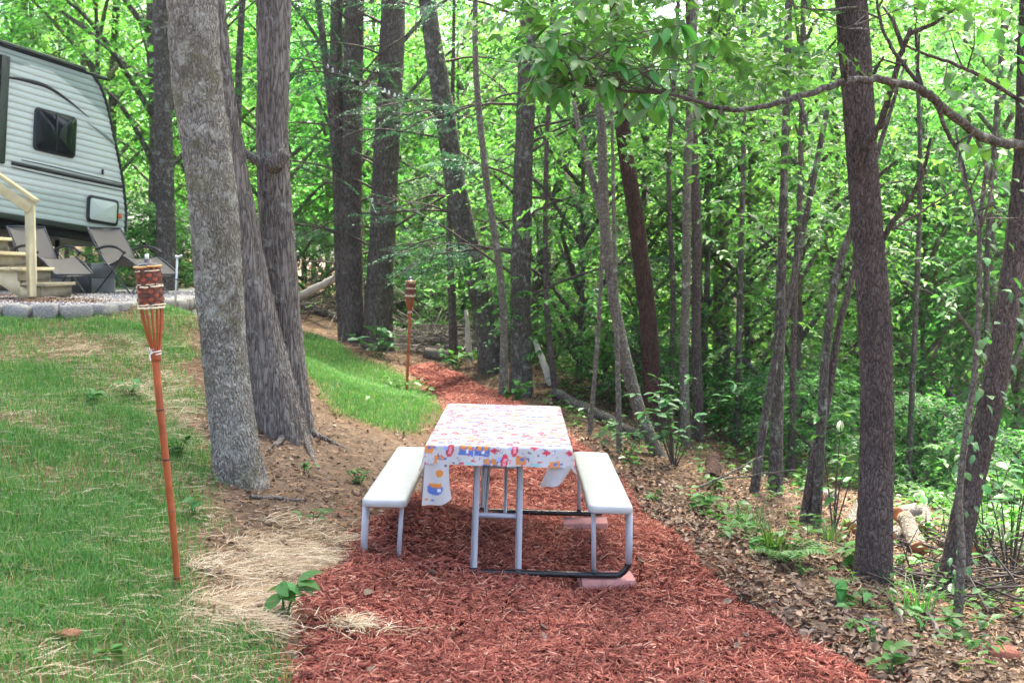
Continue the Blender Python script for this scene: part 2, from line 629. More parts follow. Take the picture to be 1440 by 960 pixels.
M['metal_pale'] = plain('metal_pale', (.6, .62, .63), .4, .2)
M['log_end'] = plain('log_end', (.40, .16, .07), .85, var=.3, nscale=12)
M['red_rock'] = plain('red_rock', (.30, .11, .07), .95, var=.3, nscale=9, bstr=.8)
M['clod'] = plain('clod', (.34, .155, .085), .95, var=.3, nscale=14, bstr=.8)


def glass_mat():
    m, nt, b = new_mat('window_glass')
    b.inputs['Base Color'].default_value = (.012, .014, .018, 1)
    b.inputs['Roughness'].default_value = .08
    b.inputs['Specular IOR Level'].default_value = .25
    return m


M['glass'] = glass_mat()


def vcol_mat(name, rough=.8, spec=.3, nscale=None, bstr=.0, trans=0.0):
    m, nt, b = new_mat(name)
    a = nt.nodes.new('ShaderNodeVertexColor'); a.layer_name = 'Col'
    c = a.outputs[0]
    if nscale:
        v = coord(nt)
        n1 = noise_node(nt, v, nscale, 6, .7)
        c = mixc(nt, 1.0, c, ramp(nt, [(.25, (.45, .42, .4)), (.75, (1.5, 1.5, 1.5))], n1), 'MULTIPLY')
        if bstr: bump(nt, b, noise_node(nt, v, nscale * 2.5, 8, .75), bstr, .03)
    nt.links.new(c, b.inputs['Base Color'])
    b.inputs['Roughness'].default_value = rough
    b.inputs['Specular IOR Level'].default_value = spec
    if trans:
        tr = nt.nodes.new('ShaderNodeBsdfTranslucent')
        nt.links.new(c, tr.inputs[0])
        mx = nt.nodes.new('ShaderNodeMixShader'); mx.inputs[0].default_value = trans
        nt.links.new(b.outputs[0], mx.inputs[1]); nt.links.new(tr.outputs[0], mx.inputs[2])
        nt.links.new(mx.outputs[0], nt.nodes['Material Output'].inputs[0])
    return m


M['ground'] = vcol_mat('ground', .95, .1, 14, .9)
M['mulch_base'] = vcol_mat('mulch_base', .95, .1, 40, .9)
M['cloth'] = vcol_mat('cloth_print', .45, .35, None, 0, .12)
M['siding'] = vcol_mat('siding', .38, .4)

# ------------------------------------------------------------------ ground zones (pixels -> world points on the ground)
def gpoly(pix):
    return np.array([ground_hit(x, min(y, 1120)) for x, y in pix])


MULCH = gpoly([(395, 1100), (412, 965), (432, 905), (405, 865), (428, 835), (480, 808), (505, 770), (540, 738), (598, 702), (622, 655),
               (632, 610), (618, 560), (590, 535), (572, 516), (604, 514), (655, 532), (712, 558), (765, 592), (835, 640),
               (878, 685), (935, 738), (1003, 797), (1105, 882), (1225, 968), (1330, 1060), (1360, 1100)])
LAWN = gpoly([(-900, 1110), (-900, 500), (-300, 446), (190, 446), (272, 441), (290, 560), (290, 660), (330, 760), (330, 830), (400, 900), (420, 965), (400, 1110)])
LAWN2 = gpoly([(300, 476), (432, 468), (500, 498), (560, 520), (606, 548), (626, 585), (596, 616), (530, 604), (465, 580), (440, 545), (380, 500)])
STRAW = gpoly([(240, 905), (255, 830), (330, 770), (400, 720), (470, 740), (500, 770), (470, 812), (420, 850), (395, 885), (330, 900)])
STRAW2 = gpoly([(60, 478), (150, 468), (250, 490), (275, 560), (285, 640), (250, 650), (190, 570), (110, 540)])


def mulch_edge(x, y):
    return sdist(x, y, MULCH) + .10 * (fbm(x * 3, y * 3, seed=41) - .5) + .08 * (vnoise(x * 11, y * 11, seed=43) - .5)


def mulch_top(x, y):
    e = mulch_edge(x, y)
    nt_ = sstep(5.2, 5.9, y) * sstep(8.8, 8.1, y)
    return nt_ * (.022 * sstep(.05, -.35, x) - .055 * sstep(.12, .42, x)) + gz0(x, y) + np.clip(sstep(-.07, .10, e), 0, 1) * .07 - .025 + .035 * (fbm(x * 5, y * 5, seed=44) - .5) + .02 * (vnoise(x * 18, y * 18, seed=45) - .5)


def grass_amt(x, y):
    e1 = sdist(x, y, LAWN) + .5 * (fbm(x * 1.6, y * 1.6, seed=50) - .5)
    n = fbm(x * 1.5, y * 1.5, seed=51, octv=4)
    g = sstep(-.05, .25, e1) * (.30 + .70 * sstep(.38, .54, n))
    s2 = sstep(-.1, .25, sdist(x, y, STRAW2) + .35 * (vnoise(x * 3, y * 3, seed=52) - .5))
    s1 = sstep(-.05, .2, sdist(x, y, STRAW))
    g = g * (1 - .6 * s2) * (1 - .85 * s1)
    e2 = sdist(x, y, LAWN2) + .25 * (fbm(x * 2, y * 2, seed=53) - .5)
    g = np.maximum(g, sstep(-.05, .35, e2))
    g = np.where(mulch_edge(x, y) > -.02, 0, g)
    return g


def straw_amt(x, y):
    s1 = sstep(-.12, .2, sdist(x, y, STRAW) + .3 * (fbm(x * 3, y * 3, seed=61) - .5))
    s2 = sstep(-.15, .3, sdist(x, y, STRAW2) + .4 * (fbm(x * 3, y * 3, seed=62) - .5))
    l = sstep(0, .2, sdist(x, y, LAWN)) * sstep(.5, .7, fbm(x * 2, y * 2, seed=63))
    return s1, s2, l


# ------------------------------------------------------------------ ground sheet
def axis(lo, hi, dense_lo, dense_hi, step, ratio=1.18):
    a = list(np.arange(dense_lo, dense_hi, step))
    s = step; v = a[-1]
    while v < hi:
        s *= ratio; v += s; a.append(v)
    s = step; v = dense_lo; pre = []
    while v > lo:
        s *= ratio; v -= s; pre.append(v)
    return np.array(pre[::-1] + a)


gx = axis(-260, 260, -7.5, 5.5, .07)
gy = axis(-120, 320, 3.0, 17.0, .07)
GX, GY = np.meshgrid(gx, gy)
GZ = gz(GX, GY)
# the patch below the mulch is sunk a little so that the mulch sheet covers it
GZ = GZ - .05 * sstep(-.04, .12, mulch_edge(GX, GY))
soil = np.array([.155, .112, .078]); soil2 = np.array([.20, .125, .075]); lit = np.array([.13, .088, .06]); gr = np.array([.07, .14, .04]); strw = np.array([.34, .24, .13])
green = np.array([.045, .075, .025])
ga = grass_amt(GX, GY)[..., None]
s1, s2, sl = straw_amt(GX, GY)
nn = fbm(GX * 2, GY * 2, seed=70)[..., None]
lawnish = np.clip(sstep(-.3, .3, sdist(GX, GY, LAWN)) + sstep(-.3, .2, sdist(GX, GY, LAWN2)), 0, 1)[..., None]
colr = lit * (.7 + .6 * nn)
bank = sstep(-.4, .5, -np.abs(GX + 1.0) + 1.0 + 0 * GY)[..., None] * sstep(12, 10, GY)[..., None]
colr = colr * (1 - bank) + soil * (.8 + .5 * nn) * bank
colr = colr * (1 - lawnish) + (soil2 * (.75 + .5 * nn)) * lawnish
colr = colr * (1 - .65 * ga) + gr * .65 * ga
ss = np.clip(s1 + .35 * s2 + .3 * sl, 0, 1)[..., None]
colr = colr * (1 - .35 * ss) + strw * .35 * ss
far = sstep(16, 26, np.hypot(GX, GY))[..., None] * sstep(-1.5, 3, GX + .0 * GY)[..., None]
colr = colr * (1 - .7 * far) + green * .7 * far
gm = np_mesh('ground', np.stack([GX, GY, GZ], -1), grid_quads(len(gy), len(gx), False), M['ground'], True, colr.reshape(-1, 3))
ground = tag(obj('ground', gm), kind='structure')

# mulch sheet
mx_ = np.arange(MULCH[:, 0].min() - .2, MULCH[:, 0].max() + .2, .035)
my_ = np.arange(max(2.8, MULCH[:, 1].min() - .2), MULCH[:, 1].max() + .2, .035)
AX, AY = np.meshgrid(mx_, my_)
AE = mulch_edge(AX, AY)
AZ = mulch_top(AX, AY)
quads = grid_quads(len(my_), len(mx_), False)
keep = (AE.ravel()[quads] > -.06).all(1)
quads = quads[keep]
used = np.unique(quads)
remap = np.zeros(AX.size, int); remap[used] = np.arange(len(used))
mc = np.array([.13, .03, .022]) * (.6 + .8 * fbm(AX * 9, AY * 9, seed=71)).ravel()[used][:, None]
mm = np_mesh('mulch_path', np.stack([AX, AY, AZ], -1).reshape(-1, 3)[used], remap[quads], M['mulch_base'], True, mc)
mulch = tag(obj('mulch_path', mm), kind='structure')


# ------------------------------------------------------------------ scatter helpers
def scatter(n, x0, x1, y0, y1, dens, near=True):
    """sample points; more of them close to the camera; dens(x,y) in 0..1"""
    u = rng.random(n * 8)
    y = y0 * (y1 / y0) ** u if near else y0 + (y1 - y0) * u
    x = x0 + (x1 - x0) * rng.random(n * 8)
    pz = np.abs(x) < (.52 * y + .5)
    x, y = x[pz], y[pz]
    k = rng.random(len(x)) < dens(x, y)
    return x[k][:n], y[k][:n]


def slivers(x, y, z, L, W, H, yaw, pit, bend=.15):
    """three-sided shreds, one island each"""
    n = len(x)
    d = np.stack([np.cos(yaw) * np.cos(pit), np.sin(yaw) * np.cos(pit), np.sin(pit)], -1)
    s = np.stack([-np.sin(yaw), np.cos(yaw), np.zeros(n)], -1)
    u = np.cross(d, s)
    c = np.stack([x, y, z], -1)
    bendv = s * (rng.normal(0, bend, n) * L)[:, None]
    out = []
    for t, w in ((-.5, .55), (0, 1.0), (.5, .35)):
        cc = c + d * (t * L)[:, None] + bendv * (t * t)
        out += [cc - s * (W * w / 2)[:, None], cc + s * (W * w / 2)[:, None], cc + u * (H * w)[:, None]]
    V = np.stack(out, 1)          # n,9,3
    base = np.array([[0, 3, 5, 2], [3, 6, 8, 5], [1, 2, 5, 4], [4, 5, 8, 7]])
    Q = (np.arange(n)[:, None, None] * 9 + base[None]).reshape(-1, 4)
    return V.reshape(-1, 3), Q


def strands(x, y, z, L, W, yaw, pit, curl):
    """flat curved strips (straw, needles, dead grass), 3 segments"""
    n = len(x)
    d = np.stack([np.cos(yaw), np.sin(yaw), np.zeros(n)], -1)
    s = np.stack([-np.sin(yaw), np.cos(yaw), np.zeros(n)], -1)
    c = np.stack([x, y, z], -1)
    out = []
    for t in (0, .33, .67, 1.0):
        cc = c + d * (t * L)[:, None] + s * (curl * L * t * t)[:, None] + np.array([0, 0, 1]) * (np.sin(pit) * L * (t - .8 * t * t))[:, None]
        w = W * (1 - .5 * t)
        tilt = np.array([0, 0, 1.0]) * (w * .4)[:, None]
        out += [cc - s * (w / 2)[:, None], cc + s * (w / 2)[:, None] + tilt]
    V = np.stack(out, 1)
    base = np.array([[0, 1, 3, 2], [2, 3, 5, 4], [4, 5, 7, 6]])
    Q = (np.arange(n)[:, None, None] * 8 + base[None]).reshape(-1, 4)
    return V.reshape(-1, 3), Q


def blades(x, y, z, H, W, yaw, lean):
    n = len(x)
    d = np.stack([np.cos(yaw), np.sin(yaw), np.zeros(n)], -1)
    s = np.stack([-np.sin(yaw), np.cos(yaw), np.zeros(n)], -1)
    c = np.stack([x, y, z], -1)
    up = np.array([0, 0, 1.0])
    a = c + up * (H * .55)[:, None] + d * (lean * H * .3)[:, None]
    t = c + up * (H * (1 - .25 * lean))[:, None] + d * (lean * H)[:, None]
    V = np.stack([c - s * (W / 2)[:, None], c + s * (W / 2)[:, None], a - s * (W * .4)[:, None], a + s * (W * .4)[:, None], t], 1)
    i = np.arange(n)[:, None, None] * 5
    return V.reshape(-1, 3), (i + np.array([[0, 1, 3, 2]])).reshape(-1, 4), (i + np.array([[2, 3, 4]])).reshape(-1, 3)


def leaf_quads(pos, d, up, L, W, fold=.12, droop=.15):
    """diamond leaves with a folded midrib: base, right, tip, left"""
    d = unit(d); s = unit(np.cross(d, up)); u = np.cross(s, d)
    L = np.asarray(L)[:, None]; W = np.asarray(W)[:, None]
    b = pos
    t = pos + d * L - u * (L * droop)
    r = pos + d * (L * .45) + s * (W / 2) + u * (W * fold)
    l = pos + d * (L * .45) - s * (W / 2) + u * (W * fold)
    V = np.stack([b, r, t, l], 1)
    n = len(pos)
    T = (np.arange(n)[:, None, None] * 4 + np.array([[0, 1, 2], [0, 2, 3]])[None]).reshape(-1, 3)
    return V.reshape(-1, 3), T


# ------------------------------------------------------------------ leaf-litter, grass, straw, mulch shreds
def on_mulch(x, y):
    return (mulch_edge(x, y) > 0).astype(float)


x, y = scatter(56000, -4, 4, 3.6, 15, lambda x, y: (mulch_edge(x, y) > -.05 + .03 * rng.normal(size=x.shape)).astype(float))
n = len(x)
L = rng.gamma(4, .0105, n) + .015
V, Q = slivers(x, y, mulch_top(x, y) + .006 + .012 * rng.random(n), L, .0035 + .006 * rng.random(n), .002 + .005 * rng.random(n),
               rng.random(n) * 6.283, rng.normal(0, .38, n))
tag(obj('mulch_shreds', np_mesh('mulch_shreds', V, Q, M['mulch']), None), 'shredded red wood mulch covering the path', 'mulch', kind='stuff')

x, y = scatter(5200, -4, 4, 3.6, 12, lambda x, y: sstep(-.4, -.02, mulch_edge(x, y) + .05 * rng.normal(size=x.shape)) * (mulch_edge(x, y) < .02) * .8)
n = len(x)
V, Q = slivers(x, y, gz(x, y) + .006 + .006 * rng.random(n), rng.gamma(4, .009, n) + .012, .003 + .005 * rng.random(n), .002 + .004 * rng.random(n), rng.random(n) * 6.283, rng.normal(0, .25, n))
tag(obj('strewn_mulch', np_mesh('strewn_mulch', V, Q, M['mulch']), None), 'loose red shreds scattered past the mulch edge', 'mulch', kind='stuff')

# 300 large single chips of mulch, children of the path
cm = []
for k in range(6):
    mb = MB()
    l, w, h = .07 + .05 * rng.random(), .012 + .012 * rng.random(), .006 + .006 * rng.random()
    pts = np.array([[-l / 2, 0, 0], [-l / 4, .006 * rng.normal(), .003], [l / 5, .008 * rng.normal(), .004], [l / 2, .012 * rng.normal(), .001]])
    mb.tube(pts, np.array([w * .25, w * .55, w * .5, w * .12]), 5, flat=.5)
    cm.append(mb.mesh('mulch_chip', M['mulch']))
x, y = scatter(300, -2.5, 3, 3.9, 8.5, lambda x, y: (mulch_edge(x, y) > .05).astype(float))
zz = mulch_top(x, y)
for i in range(len(x)):
    obj('mulch_chip', cm[i % 6], mulch, (x[i], y[i], zz[i] + .014), (rng.normal(0, .25), rng.normal(0, .25), rng.random() * 6.28), .8 + .5 * rng.random())

# grass
x, y = scatter(170000, -8, 1, 3.0, 17, lambda x, y: grass_amt(x, y))
n = len(x)
tall = .75 + .6 * fbm(x * 2.5, y * 2.5, seed=80)
V, Q, T = blades(x, y, gz(x, y) - .004, (.028 + .045 * rng.random(n)) * tall, (.0024 + .0016 * rng.random(n)) * (1 + .05 * y), rng.random(n) * 6.283, .2 + .8 * rng.random(n))
tag(obj('lawn_grass', np_mesh('lawn_grass', V, [Q, T], M['grass'])), 'patchy green grass growing on the bank', 'grass', kind='stuff')

# straw: strands on the bank, and thin dry grass through the lawn
def straw_density(x, y):
    a, b, c = straw_amt(x, y)
    return np.clip(a * 1.0 + b * .35 + c * .25 + .11 * (sdist(x, y, LAWN) > 0), 0, 1) * (mulch_edge(x, y) < .05)


x, y = scatter(42000, -7, 1, 3.2, 12, straw_density)
n = len(x)
hump = .05 * straw_amt(x, y)[0] * vnoise(x * 4, y * 4, seed=85)
V, Q = strands(x, y, gz(x, y) + .004 + hump * rng.random(n) + .012 * rng.random(n), .04 + .11 * rng.random(n), .0014 + .0016 * rng.random(n), rng.random(n) * 6.283, rng.normal(.12, .22, n), rng.normal(0, .22, n))
tag(obj('dry_straw', np_mesh('dry_straw', V, Q, M['straw'])), 'pale dry straw strewn over the grassy bank', 'straw', kind='stuff')

def straw_mat(name, poly, n, label, hump_):
    x0, x1, y0, y1 = poly[:, 0].min() - .15, poly[:, 0].max() + .15, poly[:, 1].min() - .15, poly[:, 1].max() + .15
    x = x0 + (x1 - x0) * rng.random(n * 4); y = y0 + (y1 - y0) * rng.random(n * 4)
    m = sstep(-.12, .15, sdist(x, y, poly) + .25 * (fbm(x * 3, y * 3, seed=66) - .5)) * sstep(.38, .62, fbm(x * 4.2, y * 4.2, seed=67, octv=4)) * (mulch_edge(x, y) < .08)
    k = rng.random(len(x)) < m
    x, y, m = x[k][:n], y[k][:n], m[k][:n]
    n = len(x)
    zz = gz(x, y) + .004 + m * hump_ * vnoise(x * 5, y * 5, seed=68) * (.3 + .7 * rng.random(n))
    ya = rng.random(n) * 6.283
    V, Q = strands(x, y, zz, 0.05 + .16 * rng.random(n), .0018 + .002 * rng.random(n), ya, rng.normal(.25, .3, n), rng.normal(0, .2, n))
    tag(obj(name, np_mesh(name, V, Q, M['straw'])), label, 'straw', kind='stuff')


straw_mat('straw_mat', STRAW, 3600, 'thick mat of pale straw between the torch foot and the mulch', .04)
straw_mat('straw_mat', STRAW2, 3600, 'brown straw patch on the bank below the edging stones', .03)

# a small tuft of straw lying in the mulch
c0 = ground_hit(492, 905)
n = 240
r_ = np.abs(rng.normal(0, .09, n)); a_ = rng.random(n) * 6.283
x, y = c0[0] + r_ * np.cos(a_) * 1.3, c0[1] + r_ * np.sin(a_)
V, Q = strands(x, y, mulch_top(x, y) + .02 + .03 * rng.random(n), .05 + .10 * rng.random(n), .003 + .002 * rng.random(n), rng.random(n) * 6.283, rng.normal(.3, .3, n), rng.normal(0, .4, n))
tag(obj('straw_tuft', np_mesh('straw_tuft', V, Q, M['straw'])), 'clump of dry straw lying on the red mulch', 'straw', kind='stuff')

# brown needles and fine debris on bare soil and under the trees
def woods(x, y):
    w = (mulch_edge(x, y) < .03) * (1 - np.clip(grass_amt(x, y) * 1.5, 0, 1)) * (sdist(x, y, LAWN) < .15)
    return w * np.where(x < 0, np.where(y > 11.5, .8, .75), 1.0)


x, y = scatter(34000, -6, 9, 4.0, 24, woods)
n = len(x)
V, Q = strands(x, y, gz(x, y) + .003 + .012 * rng.random(n), .03 + .10 * rng.random(n), .002 + .0025 * rng.random(n) + .0002 * y, rng.random(n) * 6.283, rng.normal(.1, .25, n), rng.normal(0, .35, n))
tag(obj('needle_litter', np_mesh('needle_litter', V, Q, M['pine_straw'])), 'brown needles and dry stems on the forest floor', 'litter', kind='stuff')

# dead leaves: curled little sheets
def dead_leaf_arrays(x, y, z, S):
    n = len(x)
    yaw = rng.random(n) * 6.283
    d = np.stack([np.cos(yaw), np.sin(yaw), rng.normal(0, .3, n)], -1); d = unit(d)
    up = unit(np.stack([rng.normal(0, .45, n), rng.normal(0, .45, n), np.ones(n)], -1))
    s = unit(np.cross(d, up)); u = np.cross(s, d)
    c = np.stack([x, y, z], -1)
    L = S[:, None]; W = (S * (.4 + .35 * rng.random(n)))[:, None]
    cu = rng.normal(.12, .14, n)[:, None]; cv = rng.normal(.1, .16, n)[:, None]
    pts = []
    for t, w in ((-.5, .08), (-.18, .9), (.15, 1.0), (.5, .1)):
        for sd in (-1, 1):
            pts.append(c + d * (t * L) + s * (sd * w * W / 2) + u * (L * (cu * 4 * t * t + cv * w)))
        pts.append(c + d * (t * L) + u * (L * cu * 4 * t * t * .8))
    V = np.stack(pts, 1)
    b = []
    for k in range(3):
        o = k * 3
        b += [[o, o + 2, o + 5, o + 3], [o + 2, o + 1, o + 4, o + 5]]
    return V, np.array(b)


def litter_d(x, y):
    return woods(x, y) * np.where(x > .2, .5 + .5 * sstep(.36, .52, fbm(x * 1.7, y * 1.7, seed=90)), .45)


x, y = scatter(48000, -5, 7, 4.0, 16, litter_d)
n = len(x)
V, b = dead_leaf_arrays(x, y, gz(x, y) + .004 + .012 * rng.random(n), .012 + .034 * rng.random(n) ** 1.5)
Q = (np.arange(n)[:, None, None] * 12 + b[None]).reshape(-1, 4)
tag(obj('leaf_litter', np_mesh('leaf_litter', V.reshape(-1, 3), Q, M['litter'])), 'brown dead leaves carpeting the forest floor', 'leaves', kind='stuff')
x, y = scatter(1500, .3, 4, 4.0, 11, lambda x, y: ((mulch_edge(x, y) < .03) & (mulch_edge(x, y) > -.45)).astype(float))
n = len(x)
V, b = dead_leaf_arrays(x, y, gz(x, y) + .012 + .012 * rng.random(n), .022 + .04 * rng.random(n))
Q = (np.arange(n)[:, None, None] * 12 + b[None]).reshape(-1, 4)
tag(obj('edge_litter', np_mesh('edge_litter', V.reshape(-1, 3), Q, M['litter'])), 'dead leaves lying along the mulch edge', 'leaves', kind='stuff')
dl = []
for k in range(8):
    V, b = dead_leaf_arrays(np.zeros(1), np.zeros(1), np.zeros(1), np.array([1.0]))
    dl.append(np_mesh('dead_leaf', V.reshape(-1, 3), b, M['litter']))
x, y = scatter(240, .2, 4, 4.5, 9, lambda x, y: litter_d(x, y))
zz = gz(x, y)
for i in range(len(x)):
    obj('dead_leaf', dl[i % 8], ground, (x[i], y[i], zz[i] + .018), (rng.normal(0, .2), rng.normal(0, .2), rng.random() * 6.28), .045 + .025 * rng.random())
x, y = scatter(26, -1.5, 2, 4.2, 8, lambda x, y: np.ones_like(x))
for i in range(len(x)):
    zq = mulch_top(x[i], y[i]) if mulch_edge(x[i], y[i]) > 0 else gz(x[i], y[i])
    obj('dead_leaf', dl[i % 8], ground, (x[i], y[i], float(zq) + .025), (rng.normal(0, .2), rng.normal(0, .2), rng.random() * 6.28), .04 + .03 * rng.random())

# low green growth on the wooded slope
def cover_d(x, y):
    a = sstep(2.0, 4.5, x - .1 * (y - 7)) + sstep(9.5, 14, y) * .5 + .10 * sstep(.8, 1.8, x)
    return (mulch_edge(x, y) < -.15) * np.clip(a, 0, 1) * sstep(.38, .6, fbm(x * 1.4, y * 1.4, seed=95)) * (x > -1.5) * (x < 12)


x, y = scatter(2600, -1.5, 12, 5, 24, cover_d)
n = len(x); per = 7
px_ = np.repeat(x, per); py_ = np.repeat(y, per)
h_ = np.repeat(gz(x, y), per) + .02 + .16 * rng.random(n * per)
ang = rng.random(n * per) * 6.283
d_ = np.stack([np.cos(ang), np.sin(ang), rng.normal(.05, .25, n * per)], -1)
upv = np.stack([rng.normal(0, .3, n * per), rng.normal(0, .3, n * per), np.ones(n * per)], -1)
LL = .04 + .06 * rng.random(n * per)
V, T = leaf_quads(np.stack([px_ + .03 * np.cos(ang), py_ + .03 * np.sin(ang), h_], -1), d_, upv, LL, LL * .55)
tag(obj('ground_cover', np_mesh('ground_cover', V, T, M['leaf_near'])), 'low green leafy plants covering the wooded slope', 'ground cover', kind='stuff')

# ------------------------------------------------------------------ leaf crowns (shared meshes)
def spray_leaves(cent, direc, per, leaf, length, flat=.25, lr=.5):
    """sprays of alternate leaves along short twigs; returns leaf arrays and twig arrays"""
    ns = len(cent)
    direc = unit(direc)
    side = unit(np.cross(direc, np.array([0, 0, 1.0]) + rng.normal(0, flat, (ns, 3))))
    up = np.cross(side, direc)
    t = (np.arange(per) + .5) / per
    tt = np.broadcast_to(t, (ns, per)) + rng.normal(0, .04, (ns, per))
    sg = np.where(np.arange(per) % 2 == 0, 1.0, -1.0)[None, :]
    ln = length * (.6 + .8 * rng.random(ns))
    pos = cent[:, None] + direc[:, None] * (tt * ln[:, None])[..., None] - np.array([0, 0, 1]) * (tt ** 2 * ln[:, None] * .25)[..., None]
    a = .9 + rng.normal(0, .3, (ns, per))
    ld = direc[:, None] * np.cos(a)[..., None] + side[:, None] * (np.sin(a) * sg)[..., None] + rng.normal(0, .22, (ns, per, 3)) - np.array([0, 0, .18])
    lu = up[:, None] + rng.normal(0, .38, (ns, per, 3))
    L = leaf * (.6 + .7 * rng.random((ns, per))) * (1.1 - .35 * tt)
    V, T = leaf_quads(pos.reshape(-1, 3), ld.reshape(-1, 3), lu.reshape(-1, 3), L.ravel(), (L * lr).ravel())
    # twigs
    e = cent + direc * ln[:, None] - np.array([0, 0, 1]) * (ln * .25)[:, None]
    w = .006
    tv = np.stack([cent - side * w, cent + side * w, e], 1).reshape(-1, 3)
    tt_ = (np.arange(ns)[:, None] * 3 + np.arange(3)[None])
    return V, T, tv, tt_


def make_crown(name, R, z0, z1, nl, nspray, per, leaf, mat, length=.5, top_r=.35, lr=.5):
    """limb clusters spread through an uneven crown; returns (crown mesh, limb mesh)"""
    lim = MB()
    cs, ds = [], []
    H = z1 - z0
    for k in range(nl):
        f = (k + rng.random()) / nl
        zc = z0 + f * H
        prof = math.sin(math.pi * min(1, .18 + .82 * f) ** .8) if f < .8 else top_r + .4 * (1 - f)
        rr = R * max(.3, prof) * (.55 + .6 * rng.random())
        a = k * 2.4 + rng.normal(0, .4)
        tip = np.array([rr * math.cos(a), rr * math.sin(a), zc + .1 * H * rng.random()])
        root = np.array([0, 0, max(.15, zc - .35 * rr - .05 * H)])
        mid = (root + tip) / 2 + np.array([0, 0, .12 * rr]) + rng.normal(0, .06 * rr, 3)
        path = catmull([root, mid, tip], 5)
        lim.tube(path, np.linspace(.022 + .012 * rr, .006, len(path)), 5, cap=False)
        m = max(3, int(nspray / nl * (.5 + rng.random())))
        u = .25 + .8 * rng.random(m)
        b = root[None] * (1 - u)[:, None] + tip[None] * u[:, None] + np.array([0, 0, .12 * rr]) * (4 * u * (1 - u))[:, None]
        sp = .22 * rr + .12
        c = b + rng.normal(0, 1, (m, 3)) * np.array([sp, sp, sp * .45])
        cs.append(c)
        out = np.array([math.cos(a), math.sin(a), -.05])
        ds.append(out + rng.normal(0, .75, (m, 3)) * np.array([1, 1, .3]))
    V, T, tv, tt = spray_leaves(np.vstack(cs), np.vstack(ds), per, leaf, length, lr=lr)
    cm_ = np_mesh(name, V, T, mat)
    lv = lim
    lv.add(tv, (), tt)
    return cm_, lv


def trunk_mesh(name, path, rad, mat, n=20, amp=.0, nk=10, zstretch=.3, flare=0, seed=0):
    V = ring_verts(path, rad, n)
    m = len(path)
    if amp > 0 or flare > 0:
        t, N, B = frames(path)
        c = np.repeat(path, n, 0)
        o = V - c
        r = np.linalg.norm(o, axis=1)
        u = o / r[:, None]
        th = np.tile(np.arange(n) / n * 2 * np.pi, m)
        s = np.repeat(np.concatenate([[0], np.cumsum(np.linalg.norm(np.diff(path, axis=0), axis=1))]), n)
        kx, ky = np.cos(th) * nk * r.mean() * 6, np.sin(th) * nk * r.mean() * 6
        nz = vnoise(kx, ky, s * nk * zstretch * 6, seed)
        rid = 1 - np.abs(2 * nz - 1)
        low = fbm(np.cos(th) * 1.2, np.sin(th) * 1.2, s * 1.1, seed + 5)
        r2 = r + amp * (rid - .5) * 2 + amp * 2.2 * (low - .5) * 2
        if flare > 0:
            h = np.clip(c[:, 2] - c[:, 2].min(), 0, None)
            lob = .55 + .45 * np.maximum(0, np.cos(th * 5 + seed)) * 1.5
            r2 = r2 * (1 + flare * np.exp(-h / .2) * lob)
        V = c + u * r2[:, None]
    V = np.vstack([V, path[-1]])
    top = (m - 1) * n
    i = np.arange(n)
    T = np.stack([np.full(n, m * n), top + i, top + (i + 1) % n], 1)
    me = np_mesh(name, V, [grid_quads(m, n), T], mat, True)
    fl = np.ones(len(me.polygons), bool); fl[-n:] = False
    me.polygons.foreach_set('use_smooth', fl)
    return me


def pix_path(pix, d, extra=0.0, step=.05, coarse=.25):
    """pixel centreline from the top down to the base -> world path from the base up; d = depth or (top depth, base depth)"""
    if not hasattr(d, '__len__'): d = (d, d)
    k = len(pix)
    pts = [P(p[0], p[1], d[0] + (d[1] - d[0]) * i / (k - 1)) for i, p in enumerate(pix)][::-1]
    b = pts[0]
    pts[0] = np.array([b[0], b[1], float(gz(b[0], b[1])) - .02])
    top = pts[-1]
    if extra > 0:
        dirv = unit(pts[-1] - pts[-2])
        ne = max(2, int(extra / .8))
        for q in range(ne):
            dirv = unit(dirv * .93 + np.array([0, 0, .07]))
            pts.append(pts[-1] + dirv * extra / ne)
    pts = np.array(pts)
    below = pts[0] - unit(pts[1] - pts[0]) * .18
    pts = np.vstack([below, pts])
    c = catmull(pts, 24)
    s = np.concatenate([[0], np.cumsum(np.linalg.norm(np.diff(c, axis=0), axis=1))])
    vis = np.interp(top[2], c[:, 2], s)
    ss = np.concatenate([np.arange(0, min(vis, s[-1]), step), np.arange(vis, s[-1], coarse), [s[-1]]])
    return np.stack([np.interp(ss, s, c[:, i]) for i in range(3)], -1), pts[1]


def rad_along(path, r0, r1, base_boost=0, bl=.4):
    s = np.concatenate([[0], np.cumsum(np.linalg.norm(np.diff(path, axis=0), axis=1))])
    r = r0 + (r1 - r0) * s / s[-1]
    return r * (1 + base_boost * np.exp(-s / bl))


# shared foliage
print('crowns')
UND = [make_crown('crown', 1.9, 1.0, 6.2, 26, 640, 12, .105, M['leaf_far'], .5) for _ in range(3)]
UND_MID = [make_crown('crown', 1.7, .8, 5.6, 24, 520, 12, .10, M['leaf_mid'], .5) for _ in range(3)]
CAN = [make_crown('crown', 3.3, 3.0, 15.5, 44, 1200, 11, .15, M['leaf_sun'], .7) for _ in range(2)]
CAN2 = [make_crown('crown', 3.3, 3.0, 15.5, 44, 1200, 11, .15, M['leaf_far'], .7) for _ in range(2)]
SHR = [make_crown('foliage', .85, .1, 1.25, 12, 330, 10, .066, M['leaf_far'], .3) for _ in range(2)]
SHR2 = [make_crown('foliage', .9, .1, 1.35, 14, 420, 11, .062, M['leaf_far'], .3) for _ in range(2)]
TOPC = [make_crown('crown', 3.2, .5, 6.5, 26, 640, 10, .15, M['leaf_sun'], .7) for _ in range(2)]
UNDS = [make_crown('crown', 1.9, 1.2, 6.2, 24, 620, 12, .105, M['leaf_sun'], .5) for _ in range(3)]
